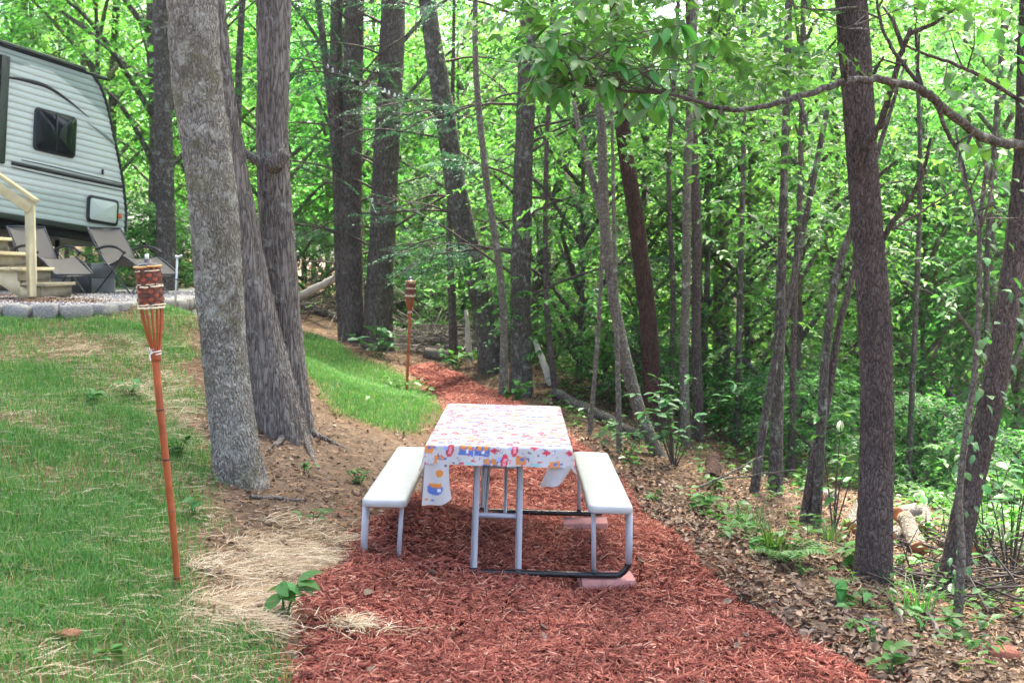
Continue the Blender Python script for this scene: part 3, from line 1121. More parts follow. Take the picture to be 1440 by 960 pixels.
UNDS_L = [(c, l.mesh('limbs', M['bark_pale'])) for c, l in UNDS]
UND_L = [(c, l.mesh('limbs', M['bark_pale'])) for c, l in UND]
UNDM_L = [(c, l.mesh('limbs', M['bark_grey'])) for c, l in UND_MID]
CAN_L = [(c, l.mesh('limbs', M['bark_grey'])) for c, l in CAN]
CAN2_L = [(c, l.mesh('limbs', M['bark_grey'])) for c, l in CAN2]
SHR_L = [(c, l.mesh('stems', M['twig'])) for c, l in SHR]
SHR2_L = [(c, l.mesh('stems', M['twig'])) for c, l in SHR2]
TOP_L = [(c, l.mesh('limbs', M['bark_pine'])) for c, l in TOPC]


def straight_trunk(h, r, mat, seed):
    z = np.linspace(-.3, h, 40)
    w = .012 * h
    path = np.stack([w * (fbm(z * .35, z * 0 + seed, seed=seed) - .5) * 2, w * (fbm(z * .35, z * 0 + 9, seed=seed + 3) - .5) * 2, z], -1)
    path[:, :2] -= path[1, :2]
    return trunk_mesh('trunk', path, r * (1 - .85 * np.clip(z / h, 0, 1)) * (1 + .35 * np.exp(-np.clip(z, 0, None) / .3)), mat, 10)


TR_U = [straight_trunk(5.6, .055, M['bark_pale'], 1), straight_trunk(5.6, .045, M['bark_grey'], 2), straight_trunk(5.4, .06, M['bark_dark'], 3)]
TR_C = [straight_trunk(14.5, .16, M['bark_grey'], 4), straight_trunk(14.5, .14, M['bark_dark'], 5), straight_trunk(14.5, .17, M['bark_pine'], 6)]


def place_tree(name, x, y, crowns, trunks, k, s, label, cat, group):
    if group:
        word = ('pale-barked', 'grey-barked', 'dark-barked')[k % 3] if trunks is TR_U else ('grey-trunked', 'dark-trunked', 'brown-trunked')[k % 3]
        label = word + ' ' + label
        group = word + ' ' + group
    z = float(gz0(x, y))
    e = empty(name, (x, y, z), (0, 0, rng.random() * 6.28), label=label, cat=cat, group=group)
    e.scale = (s, s, s * (.9 + .25 * rng.random()))
    obj('trunk', trunks[k % len(trunks)], e)
    c, l = crowns[k % len(crowns)]
    cr = obj('crown', c, e)
    tag(obj('limbs', l, cr), kind='stuff')
    return e


# background trees: (pixel x, depth)
def fit(x, y, full, lo=.0):
    """height scale so that a wood seen over the near trees steps up with distance"""
    return (.225 * y + CAMZ - float(gz0(x, y)) + lo) / full


def bg(px, d):
    return (px - 720) / F * d, d


k = 0
for px, d in [(-40, 22), (60, 23), (150, 22), (215, 25), (300, 24), (410, 24), (455, 26), (520, 25), (590, 24), (640, 22), (700, 24),
              (20, 29), (110, 30), (270, 30), (360, 31), (500, 30), (560, 31), (690, 31)]:
    x, y = bg(px + rng.normal(0, 6), d + rng.normal(0, .6))
    place_tree('understory_tree', x, y, UNDS_L, TR_U, k, .95 + .35 * rng.random(), 'thin young tree with sunlit-tinted green leaves beyond the brush and fallen wood', 'tree', 'bright young trees behind the lawn'); k += 1
for px, d in [(-30, 33), (80, 36), (170, 34), (250, 37), (330, 35), (420, 38), (500, 36), (590, 37), (670, 36), (30, 44), (140, 45), (240, 46), (360, 47), (470, 45), (600, 46), (700, 44),
              (90, 26), (310, 27)]:
    x, y = bg(px + rng.normal(0, 8), d + rng.normal(0, .8))
    place_tree('woodland_tree', x, y, CAN_L, TR_C, k, fit(x, y, 15.5) * (.85 + .25 * rng.random()), 'tall sunlit leafy tree far behind the lawn and the trailer', 'tree', 'tall trees far behind the lawn'); k += 1
for px, d in [(775, 17), (815, 14.6), (905, 15.5), (985, 14.5), (1060, 15), (1125, 13.6), (1165, 17),
              (830, 20), (890, 22), (960, 20), (1040, 22), (1100, 20.5)]:
    x, y = bg(px + rng.normal(0, 6), d + rng.normal(0, .4))
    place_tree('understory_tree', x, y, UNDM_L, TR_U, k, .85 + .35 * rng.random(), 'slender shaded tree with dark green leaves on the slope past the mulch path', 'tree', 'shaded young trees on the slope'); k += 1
for px, d in [(1240, 19), (1290, 17), (1345, 19), (1400, 16), (1450, 18), (1270, 24), (1330, 26), (1390, 25), (1450, 24), (1210, 27), (1150, 26), (1080, 27), (1010, 27), (930, 28), (840, 27), (775, 28), (1500, 20)]:
    x, y = bg(px + rng.normal(0, 6), d + rng.normal(0, .5))
    place_tree('understory_tree', x, y, UND_L, TR_U, k, 1.0 + .35 * rng.random(), 'slim leafy tree growing low down the hollow beyond the cut logs', 'tree', 'slim trees down in the hollow'); k += 1
for px, d in [(750, 33), (820, 36), (900, 34), (980, 37), (1060, 34), (1140, 37), (1220, 34), (1300, 37), (1380, 34), (1460, 36), (780, 46), (880, 47), (980, 46), (1090, 47), (1190, 46), (1290, 47), (1400, 46), (1480, 45),
              (1330, 31), (1250, 30)]:
    x, y = bg(px + rng.normal(0, 8), d + rng.normal(0, .8))
    place_tree('woodland_tree', x, y, CAN2_L if k % 3 else CAN_L, TR_C, k, fit(x, y, 15.5) * (.82 + .25 * rng.random()), 'tall leafy tree deep in the hollow behind the picnic table', 'tree', 'tall trees deep in the hollow'); k += 1
place_tree('woodland_tree', -2.86, 20.6, CAN_L, TR_C, 1, 1.05, 'very tall tree added for shade behind the two close pine stems', 'tree', None)  # added to shade chairs and lawn, trunk hidden by the pines
place_tree('woodland_tree', -6.2, 20.2, CAN_L, TR_C, 0, 1.05, 'very tall tree added for shade in line behind the reclining chairs', 'tree', None)  # also added for shade, trunk hidden by the straight grey one
# far rows closing the wood
for row, d in enumerate((58, 68)):
    for px in range(-150, 1640, 85):
        x, y = bg(px + rng.normal(0, 14) + row * 40, d + rng.normal(0, 2))
        place_tree('woodland_tree', x, y, CAN_L if k % 2 else CAN2_L, TR_C, k, fit(x, y, 15.5) * (.8 + .3 * rng.random()), 'distant tall tree at the back of the wood', 'tree', 'distant trees at the back of the wood'); k += 1



def place_shrub(px, d, crowns, k, s, label, group):
    x, y = bg(px, d)
    z = float(gz(x, y))
    e = empty('woodland_shrub', (x, y, z), (0, 0, rng.random() * 6.28), label=label, cat='shrub', group=group)
    e.scale = (s, s, s)
    c, l = crowns[k % len(crowns)]
    tag(obj('stems', l, e), kind='stuff')
    obj('foliage', c, e)


for i, (px, d) in enumerate([(775, 15.5), (850, 14), (905, 13.4), (960, 14.2), (1030, 14), (1085, 12.8), (1150, 11.8), (1010, 16), (930, 17), (1140, 14.5)]):
    place_shrub(px, d, SHR_L, i, .55 + .4 * rng.random(), 'shaded green shrub on the slope below the slender trees', 'shrubs on the shaded slope')
for i, (px, d) in enumerate([(1300, 13), (1350, 14.5), (1400, 13.2), (1440, 11.5), (1260, 16), (1320, 17), (1380, 17.5), (1440, 16), (1290, 19), (1430, 19.5)]):
    place_shrub(px, d, SHR2_L, i, .55 + .45 * rng.random(), 'bright green shrub low in the hollow beyond the cut logs', 'shrubs in the hollow')
for i, (px, d) in enumerate([(430, 22), (520, 20.5), (570, 19), (615, 20), (650, 18), (700, 17.5), (200, 21), (225, 19), (160, 20.5), (745, 18), (770, 19.5), (590, 22), (280, 21), (320, 22)]):
    place_shrub(px, d, SHR2_L, i + 1, .8 + .5 * rng.random(), 'bright green shrub among the brush behind the lawn', 'shrubs behind the lawn')

# ------------------------------------------------------------------ the trees one can tell apart
print('main trees')


def tree(label, pix, d, w0, w1, mat, extra=9, n=20, amp=.0, flare=.35, group=None, crown=True, step=.06, boost=.12, nk=10, seed=0, cs=1.0, name='tree', cat='tree'):
    """w0, w1: trunk width in photo pixels at the base and at the top of the frame"""
    extra = extra + 5 if extra > 4 else extra
    path, base = pix_path(pix, d, extra, step)
    dd = d if not hasattr(d, '__len__') else d[1]
    r0, rt = w0 / 2 * dd / F, w1 / 2 * dd / F
    top = P(*pix[0], dd)
    s = np.concatenate([[0], np.cumsum(np.linalg.norm(np.diff(path, axis=0), axis=1))])
    sv = np.interp(top[2], path[:, 2], s)
    r = np.interp(s, [0, sv, s[-1]], [r0, rt, rt * .35 if extra > 0 else rt * .8]) * (1 + boost * np.exp(-s / .35))
    e = empty(name, base, label=label, cat=cat, group=group)
    path_l = path - base
    me = trunk_mesh('trunk', path_l, r, mat, n, amp, nk, .3, flare, seed)
    obj('trunk', me, e)
    if crown and extra > 4:
        c, l = TOP_L[seed % 2]
        t = path_l[-1]
        cr = obj('crown', c, e, (t[0], t[1], t[2] - 3.6 * cs), (0, 0, rng.random() * 6), cs)  # crown above the view, raised and scaled for the shade below
        tag(obj('limbs', l, cr), kind='stuff')
    return e, path_l, r


def branch(parent, pts, r0, r1, mat, n=7, name='branch', twigs=0, tl=.35, k=6):
    path = catmull(pts, k) if len(pts) > 2 else np.array([np.asarray(pts[0]) * (1 - t) + np.asarray(pts[1]) * t for t in np.linspace(0, 1, 5)])
    path = np.array(path)
    path[1:-1] += rng.normal(0, min(r0 * .15, .004), path[1:-1].shape)
    mb = MB()
    mb.tube(path, np.linspace(r0, r1, len(path)), n)
    ln = np.linalg.norm(path[-1] - path[0])
    for i in range(twigs):
        u = .2 + .8 * rng.random()
        j = min(len(path) - 2, int(u * (len(path) - 1)))
        b = path[j]
        dr = unit(path[j + 1] - path[j])
        sd = unit(np.cross(dr, rng.normal(0, 1, 3)))
        t1 = b + (dr * .6 + sd * .9) * tl * (.4 + .8 * rng.random())
        mid = (b + t1) / 2 + rng.normal(0, .03, 3)
        mb.tube(np.array([b, mid, t1]), np.array([r1 * 1.1, r1 * .8, r1 * .3]), 4, cap=False)
    return mb.build(name, mat, parent, True)


# front-left oak
t1, p1, r1 = tree('large grey oak trunk with lichen standing beside the bamboo torch', [(268, -20), (278, 120), (298, 260), (308, 400), (318, 520), (338, 672)], 7.0, 62, 66, M['bark_oak'],
                  10, 72, .0085, .5, step=.022, boost=.06, nk=11, seed=2)
# twin tree: leaning stem and upright stem growing from one base
tw, p2, r2 = tree('twin-stemmed tree with furrowed bark, one stem leaning, behind the lichened oak', [(385, -20), (384, 120), (383, 225), (391, 340), (399, 450), (416, 590)], 9.0, 47, 42, M['bark_locust'],
                  9, 60, .009, .35, step=.03, boost=.10, nk=9, seed=4)
twb = np.array(tw.location)
pth, b2 = pix_path([(296, -20), (308, 110), (324, 230), (343, 360), (368, 480), (398, 604)], (8.6, 8.75), 8, .03)
s = np.linspace(0, 1, len(pth))
me = trunk_mesh('stem', pth - twb, np.interp(s, [0, .3, 1], [.185, .14, .05]), M['bark_locust'], 60, .011, 9, .25, .35, 8)
obj('trunk', me, tw)
# broken branch collar on the upright stem
branch(tw, [P(372, 232, 8.95) - twb, P(356, 222, 8.9) - twb, P(342, 213, 8.85) - twb], .045, .028, M['bark_oak'], 9, 'branch_stub')
branch(tw, [P(384, 232, 8.75) - twb, P(392, 226, 8.7) - twb, P(402, 214, 8.7) - twb], .075, .05, M['bark_locust'], 9, 'burl')

# trunks behind the trailer and lawn
tree('straight grey trunk rising behind the loungers and torch', [(226, -20), (229, 150), (233, 300), (236, 405)], 17.0, 27, 22, M['bark_grey'], 8, 16, .004, .2, seed=5, cs=1.3)
tree('thick trunk rising directly behind the roof of the trailer', [(28, -20), (27, 120), (26, 330)], 24, 24, 21, M['bark_pine'], 8, 14, 0, .2, seed=6)
tree('thin crooked trunk beyond the sloping nose of the trailer', [(165, -20), (160, 90), (158, 200), (163, 390)], 23, 14, 10, M['bark_pine'], 8, 10, 0, .2, seed=7, cs=.5)
tree('slim trunk seen between the oak and the twin-stemmed tree', [(342, -20), (336, 100), (334, 250), (336, 430)], 18, 12, 9, M['bark_grey'], 8, 10, 0, .2, seed=8, cs=.5)
tree('thin dark trunk beyond the trailer roof edge', [(112, -20), (118, 100), (124, 300), (126, 400)], 26, 10, 9, M['bark_dark'], 8, 10, 0, .2, seed=9, cs=.5)

# pine pair with a joined foot
pa, ppa, _ = tree('tall dark pine with two close stems carrying the string of lights', [(499, -20), (496, 140), (493, 300), (497, 480)], 16.4, 33, 24, M['bark_pine'], 10, 28, .01, .35, seed=10, step=.08, cs=1.15)
pab = np.array(pa.location)
pth, _b = pix_path([(474, -20), (473, 120), (479, 260), (483, 380), (489, 482)], 16.5, 9, .08)
obj('trunk', trunk_mesh('trunk', pth - pab, np.linspace(.13, .05, len(pth)), M['bark_pine'], 20, .006, 9, .3, .3, 3), pa)
pth, _b = pix_path([(446, -10), (456, 70), (468, 180), (477, 290), (482, 400), (487, 482)], 16.6, 0, .08)
obj('trunk', trunk_mesh('trunk', pth - pab, np.linspace(.07, .045, len(pth)), M['bark_grey'], 14, .003, 9, .3, .2, 3), pa)
pb, ppb, _ = tree('thick straight pine with bare side branches behind the smaller torch', [(553, -20), (549, 120), (541, 280), (534, 400), (531, 490)], 16.2, 38, 32, M['bark_pine'], 10, 28, .012, .35, seed=11, step=.08, cs=1.15)
pc, ppc, _ = tree('curving grey trunk bending at its foot beside the far mulch path', [(598, -20), (614, 90), (630, 190), (646, 290), (668, 380), (684, 450), (692, 512)], 14.5, 36, 22, M['bark_grey'], 8, 28, .006, .3, seed=12, step=.06, cs=1.0)
pcb = np.array(pc.location)
pth, _b = pix_path([(690, 470), (680, 480), (676, 516)], 14.6, 0, .06)
tree('thin dark sapling between the smaller torch and the curving trunk', [(634, 250), (632, 340), (636, 430), (638, 508)], 15.2, 13, 8, M['bark_dark'], 3, 10, 0, .2, seed=13, crown=False)
tree('slim pale sapling in front of the curving grey trunk', [(668, -20), (670, 110), (684, 250), (700, 360), (708, 450), (707, 552)], 12.6, 12, 7, M['bark_pale'], 5, 12, .002, .2, seed=14, cs=.45)
pe, ppe, _ = tree('straight lichen-flecked trunk directly behind the picnic table', [(745, -20), (740, 120), (735, 260), (732, 400), (733, 556)], 13.4, 30, 23, M['bark_grey'], 9, 26, .006, .3, seed=15, step=.06, cs=1.0)
tree('leaning dark trunk crossing behind the lichen-flecked trunk', [(818, 130), (795, 230), (768, 320), (752, 430), (748, 540)], 16, 15, 11, M['bark_pine'], 6, 12, 0, .2, seed=16, cs=.45)

# right of the table
tf, ptf, _ = tree('slender forked grey tree curving out over the bench', [(838, 60), (846, 180), (849, 290), (858, 380), (874, 480), (898, 575), (928, 640)], 11.0, 19, 11, M['bark_pale'], 5, 16, .003, .3, seed=17, cs=.8)
tfb = np.array(tf.location)
branch(tf, [P(853, 330, 11.0) - tfb, P(836, 262, 11.05) - tfb, P(820, 205, 11.1) - tfb, P(806, 140, 11.2) - tfb], .045, .02, M['bark_pale'], 8, 'fork')
tree('straight dark reddish trunk leaning slightly, behind the forked grey tree', [(868, 40), (876, 180), (894, 310), (910, 440), (922, 600)], 12.2, 26, 19, M['bark_red'], 8, 20, .004, .25, seed=18, cs=.9)
tree('thin pale sapling standing beside the foot of the forked tree', [(866, 420), (868, 500), (870, 575), (871, 636)], 10.8, 8, 7, M['bark_pale'], 2.5, 10, 0, .1, seed=19, crown=False)
tree('pale mottled slim trunk behind the broad-leaved bush', [(972, 120), (966, 260), (965, 400), (962, 500), (964, 622)], 12.2, 14, 11, M['bark_pale'], 6, 14, .002, .2, seed=20, cs=.5)
tree('dark slim trunk close beside the pale mottled one', [(974, 160), (980, 330), (979, 480), (983, 648)], 12.6, 15, 12, M['bark_dark'], 6, 14, .002, .2, seed=21, cs=.5)
tree('greyish trunk half hidden by leaves deep on the shaded slope', [(1018, 100), (1016, 260), (1014, 430), (1016, 600)], 16, 26, 17, M['bark_grey'], 8, 14, .004, .4, seed=22, cs=.5)
tree('straight slim grey-brown trunk on the leaf-strewn slope', [(1103, 240), (1099, 380), (1094, 540), (1090, 692)], 10.0, 19, 11, M['bark_grey'], 6, 16, .003, .3, seed=23, cs=.5)
tree('slim leaning trunk beside the straight grey-brown one', [(1118, 380), (1096, 480), (1080, 560), (1068, 640), (1060, 702)], 9.8, 13, 9, M['bark_grey'], 4, 12, .002, .25, seed=24, crown=False)
tk, ptk, _ = tree('leaning two-stemmed young tree just beyond the dark furrowed trunk', [(1206, 300), (1178, 380), (1163, 480), (1156, 580), (1152, 660), (1146, 738)], 8.7, 15, 10, M['bark_grey'], 1.2, 14, .002, .2, seed=25, crown=False)
tkb = np.array(tk.location)
pth, _b = pix_path([(1196, 400), (1180, 460), (1164, 560), (1146, 640), (1130, 734)], 8.75, .8, .08)
obj('trunk', trunk_mesh('trunk', pth - tkb, np.linspace(.045, .02, len(pth)), M['bark_dark'], 12), tk)

# thin saplings rising from the shaded slope
for i, (x0, x1, yb, d, w, mt) in enumerate([(772, 783, 560, 13.2, 8, 'bark_dark'), (838, 829, 612, 11.4, 6, 'bark_pale'), (948, 941, 610, 13.2, 8, 'bark_dark'),
                                            (1046, 1036, 640, 12.8, 9, 'bark_grey'), (1128, 1112, 668, 11.6, 9, 'bark_dark'), (1290, 1276, 690, 12.5, 8, 'bark_grey'), (1408, 1400, 700, 12.8, 9, 'bark_grey')]):
    mx1 = (x0 + x1) / 2 + rng.normal(0, 7)
    wd = mt.split('_')[1]
    tree('thin ' + wd + '-stemmed sapling rising among the understory on the slope', [(x0, 60 + 80 * rng.random()), (mx1 + (x0 - x1) * .3, 250), (mx1 + rng.normal(0, 5), 430), (x1, yb)], d, w * 1.15, w * .7, M[mt], 6, 9, .001, .15, 'thin ' + wd + ' saplings on the slope', seed=40 + i, cs=.28)

# big dark trunk on the right with dead limbs
tr, ptr_, _ = tree('dark straight furrowed trunk with bare dead limbs beside the leaf litter', [(1196, -20), (1207, 140), (1218, 300), (1230, 450), (1233, 600), (1228, 806)], 6.8, 47, 41, M['bark_dark'], 10, 64, .006, .3, step=.022, boost=.08, nk=13, seed=26)
trb = np.array(tr.location)
for pts, a, b_, tw_ in [
    ([(1206, 250, 6.73), (1212, 212, 6.68), (1236, 178, 6.6), (1252, 130, 6.5), (1266, 80, 6.45), (1280, 40, 6.4)], .026, .014, 2),
    ([(1236, 352, 6.8), (1252, 318, 6.75), (1278, 282, 6.7), (1296, 248, 6.65), (1309, 194, 6.6)], .02, .009, 1),
    ([(1234, 332, 6.85), (1262, 318, 6.9), (1292, 300, 6.95), (1340, 270, 7.0)], .012, .005, 3),
    ([(1226, 255, 6.8), (1244, 240, 6.8), (1262, 226, 6.78)], .014, .008, 0),
    ([(1222, 112, 6.78), (1232, 98, 6.75), (1242, 80, 6.7)], .013, .007, 0),
    ([(1205, 10, 6.7), (1160, 14, 6.6), (1110, 8, 6.5)], .008, .004, 4),
    ([(1212, 40, 6.7), (1190, 40, 6.4), (1240, 22, 6.2), (1290, 6, 6.1)], .006, .003, 5),
]:
    branch(tr, [P(*q) - trb for q in pts], a, b_, M['bark_dark'] if tw_ < 4 else M['bark_pale'], 8, 'dead_limb', tw_, .25)

# right-edge dark tree with the long arching limb
tg, ptg, _ = tree('dark leaning tree wrapped in leafy vines with a long arching limb', [(1448, 60), (1443, 200), (1430, 330), (1412, 450), (1392, 570), (1362, 700), (1334, 832)], 7.0, 35, 28, M['bark_dark'], 7, 36, .006, .3, step=.04, seed=27, nk=11, cs=.9)
tgb = np.array(tg.location)
ARCH = [(1446, 203, 7.0), (1412, 201, 6.7), (1378, 192, 6.5), (1348, 170, 6.3), (1320, 145, 6.1), (1290, 124, 5.95), (1240, 114, 5.8), (1190, 115, 5.7), (1140, 130, 5.6), (1090, 146, 5.55), (1040, 154, 5.5), (990, 148, 5.5)]
arch = branch(tg, [P(*q) - tgb for q in ARCH], .030, .011, M['bark_grey'], 10, 'limb', 5, .3)
branch(tg, [P(*q) - tgb for q in [(1432, 140, 7.0), (1380, 108, 6.8), (1340, 90, 6.7), (1290, 72, 6.6), (1270, 60, 6.6)]], .014, .006, M['bark_dark'], 7, 'limb', 4, .3)
branch(tg, [P(*q) - tgb for q in [(1300, 130, 6.0), (1278, 100, 6.0), (1250, 60, 6.0), (1236, 20, 6.0), (1232, -30, 6.0)]], .012, .006, M['bark_dark'], 7, 'limb', 3, .25)
branch(tg, [P(*q) - tgb for q in [(1318, 150, 6.1), (1334, 190, 6.2), (1350, 220, 6.2), (1366, 280, 6.2), (1378, 310, 6.2)]], .013, .007, M['bark_grey'], 7, 'limb', 3, .25)

# pale sapling on the right
ts, pts_, _ = tree('thin crooked pale sapling in front of the vine-wrapped tree', [(1388, 230), (1378, 320), (1377, 420), (1370, 530), (1357, 620), (1349, 700), (1352, 780), (1346, 872)], 6.2, 13, 5, M['bark_pale'], 0, 14, .002, .15, seed=28, crown=False, step=.03)
tsb = np.array(ts.location)
branch(ts, [P(*q) - tsb for q in [(1378, 330, 6.2), (1368, 285, 6.2), (1352, 240, 6.2), (1344, 180, 6.2)]], .012, .006, M['bark_pale'], 7, 'branch', 4, .2)
branch(ts, [P(*q) - tsb for q in [(1379, 320, 6.2), (1392, 280, 6.1), (1398, 240, 6.1)]], .009, .004, M['bark_pale'], 7, 'branch', 3, .2)

# bare side branches of the pines and neighbours
def bare_branches(t, path, count, zlo, zhi, lmin, lmax, mat, needles=.0):
    ctr = np.array(t.location)
    cs, ds = [], []
    for i in range(count):
        z = zlo + (zhi - zlo) * (i + rng.random()) / count
        j = int(np.argmin(np.abs(path[:, 2] - z)))
        b = path[j]
        a = (0 if rng.random() < .5 else math.pi) + rng.normal(0, .6)
        ln = lmin + (lmax - lmin) * rng.random()
        d = np.array([math.cos(a), math.sin(a), rng.normal(.08, .2)])
        e = b + d * ln
        m1 = b + d * ln * .35 + np.array([0, 0, .06 * ln]); m2 = b + d * ln * .7 + np.array([0, 0, .05 * ln]) + rng.normal(0, .05, 3)
        branch(t, [b, m1, m2, e], .012 + .004 * ln, .004, mat, 6, 'branch', int(6 + 4 * ln), .45)
        if rng.random() < needles:
            m = 26
            u = .35 + .7 * rng.random(m)
            cs.append(b[None] + (e - b)[None] * u[:, None] + rng.normal(0, .14, (m, 3)) * np.array([1, 1, .35]))
            ds.append(d[None] + rng.normal(0, .7, (m, 3)) * np.array([1, 1, .3]))
    if cs:
        V, T, tv, tt = spray_leaves(np.vstack(cs), np.vstack(ds), 26, .05, .42, lr=.28)
        obj('needles', np_mesh('needles', np.vstack([V, tv]), [np.vstack([T, tt + len(V)])], M['needle']), t)


bare_branches(pa, ppa, 13, .8, 5.4, .9, 2.2, M['twig'], .25)
bare_branches(pb, ppb, 22, .9, 5.6, 1.0, 2.8, M['twig'], .45)
bare_branches(pc, ppc, 8, 1.4, 4.6, .8, 1.8, M['twig'], .4)
bare_branches(pe, ppe, 15, 1.0, 4.4, .8, 2.0, M['twig'], .8)

# ------------------------------------------------------------------ large single leaves (shared leaf meshes)
def big_leaf(name, l, w, mat, curl=.2, tipd=.25, n=7):
    t = np.linspace(0, 1, n)
    prof = np.sin(np.pi * np.clip(t, 0.02, .985) ** .85) ** .8
    V = []
    for i in range(n):
        zc = -tipd * l * t[i] ** 2
        hw = w / 2 * prof[i]
        V += [[t[i] * l, -hw, zc + curl * hw], [t[i] * l, 0, zc], [t[i] * l, hw, zc + curl * hw]]
    Q = []
    for i in range(n - 1):
        o = i * 3
        Q += [[o, o + 3, o + 4, o + 1], [o + 1, o + 4, o + 5, o + 2]]
    return np_mesh(name, np.array(V), np.array(Q), mat, True)


LEAF = [big_leaf('leaf', 1, .44, M['leaf_near'], .25, .2), big_leaf('leaf', 1, .5, M['leaf_near'], .15, .35), big_leaf('leaf', 1, .4, M['leaf_near'], .35, .1)]
LEAFR = [big_leaf('leaf', 1, .72, M['leaf_near'], .2, .2), big_leaf('leaf', 1, .62, M['leaf_near'], .3, .3)]
LEAFD = [big_leaf('leaf', 1, .42, M['leaf_dark'], .25, .25), big_leaf('leaf', 1, .5, M['leaf_dark'], .2, .15)]
LEAFP = [big_leaf('leaf', 1, .5, M['plant'], .25, .25), big_leaf('leaf', 1, .62, M['plant'], .2, .3)]


def put_leaf(parent, meshes, pos, d, up, size):
    d = Vector(d).normalized(); up = Vector(up)
    s = up.cross(d).normalized()
    u = d.cross(s)
    m = Matrix((d, s, u)).transposed().to_4x4()
    m = Matrix.Translation(Vector(pos)) @ m @ Matrix.Scale(float(size), 4)
    o = bpy.data.objects.new('leaf', meshes[int(rng.integers(len(meshes)))])
    link(o, parent)
    o.matrix_local = m
    return o


# the leafy end of the arching limb: twigs with large glossy drooping leaves
limb_end = np.array([P(*q) - tgb for q in [(1000, 148, 5.5), (940, 132, 5.45), (880, 128, 5.4), (820, 118, 5.4), (770, 105, 5.4)]])
tw_mb = MB()
lp = catmull(limb_end, 8)
tw_mb.tube(lp, np.linspace(.011, .004, len(lp)), 7)
ends = []
for i in range(58):
    u = rng.random() ** .8
    b = lp[int(u * (len(lp) - 1))]
    tx = 715 + 290 * rng.random(); ty = 15 + 130 * rng.random() ** .8 + .05 * (tx - 720)
    e = P(tx, ty, 5.0 + .9 * rng.random()) - tgb
    if np.linalg.norm(e - b) > .75:
        b = lp[int(np.argmin(np.linalg.norm(lp - e, axis=1)))]
    mid = (b + e) / 2 + np.array([0, 0, .05]) + rng.normal(0, .03, 3)
    tp = catmull([b, mid, e], 5)
    tw_mb.tube(tp, np.linspace(.004, .0018, len(tp)), 5)
    ends.append((tp, unit(e - b)))
leafy = tw_mb.build('leafy_limb_end', M['twig'], tg, True)
nleaf = 0
for tp, dr in ends:
    for q in range(6):
        if nleaf >= 296: break
        b = tp[-1] if q < 4 else tp[int(rng.integers(4, len(tp)))]
        a = rng.random() * 6.283
        d = np.array([math.cos(a) * .8, math.sin(a) * .8, -.75 + rng.normal(0, .35)]) + dr * .4
        put_leaf(leafy, LEAF, b, d, (rng.normal(0, .3), rng.normal(0, .3) - .25, 1), .075 + .05 * rng.random()); nleaf += 1

# foliage above that limb and in the upper right (leaves of the vine-wrapped tree)
def leaf_mass(parent, base, regions, mat, leaf, per, name, lr=.5):
    cs, ds = [], []
    for (x0, x1, y0, y1, d0, d1, m) in regions:
        q = np.array([P(x0 + (x1 - x0) * rng.random(), y0 + (y1 - y0) * rng.random(), d0 + (d1 - d0) * rng.random()) for _ in range(m)])
        cs.append(q - base)
        a = rng.random(m) * 6.283
        ds.append(np.stack([np.cos(a), np.sin(a), rng.normal(-.1, .25, m)], -1))
    V, T, tv, tt = spray_leaves(np.vstack(cs), np.vstack(ds), per, leaf, .32, lr=lr)
    return tag(obj(name, np_mesh(name, np.vstack([V, tv]), [np.vstack([T, tt + len(V)])], mat), parent), kind='stuff')


leaf_mass(tg, tgb, [(700, 1010, -120, 30, 5.0, 6.6, 90), (1000, 1180, -90, 110, 6.2, 8.0, 90), (1010, 1130, 60, 135, 6.6, 8, 30), (1250, 1460, -120, 40, 5.5, 8, 60), (740, 900, 20, 110, 5.6, 6.4, 30)], M['leaf_near'], .09, 8, 'upper_foliage')
leaf_mass(tf, tfb, [(690, 1200, -60, 90, 8.0, 12.0, 150), (760, 1190, 60, 230, 8.5, 12.5, 130), (1000, 1200, 100, 330, 8.5, 11, 70), (1250, 1440, -40, 120, 8, 11, 60)], M['leaf_far'], .085, 10, 'outer_foliage')
for i in range(110):
    px, py = 1320 + 135 * rng.random(), (5 + 150 * rng.random() if rng.random() < .6 else 200 + 110 * rng.random())
    put_leaf(tg, LEAFR, P(px, py, 6.2 + 1.6 * rng.random()) - tgb, (rng.normal(0, 1), rng.normal(0, 1), -.5 + rng.normal(0, .3)), (rng.normal(0, .3), -.3 + rng.normal(0, .3), 1), .06 + .05 * rng.random())
# vines climbing the dark leaning tree
for i in range(60):
    j = int(rng.integers(3, max(4, int(len(ptg) * .42))))
    b = ptg[j]
    a = -1.57 + rng.normal(0, .9)
    r = .12 + .14 * rng.random()
    pos = b + np.array([math.cos(a) * r, math.sin(a) * r, 0])
    put_leaf(tg, LEAFD, pos, (math.cos(a), math.sin(a), -.6 + rng.normal(0, .3)), (rng.normal(0, .2), -.3, 1), .045 + .04 * rng.random())
# leaves on the pale sapling
for i in range(40):
    j = int(len(pts_) * (.25 + .75 * rng.random())) - 1
    b = pts_[j]
    a = rng.random() * 6.283
    r = .03 + .22 * rng.random()
    pos = b + np.array([math.cos(a) * r, math.sin(a) * r, rng.normal(0, .05)])
    put_leaf(ts, LEAFR, pos, (math.cos(a), math.sin(a), -.4 + rng.normal(0, .3)), (rng.normal(0, .2), -.2, 1), .035 + .035 * rng.random())


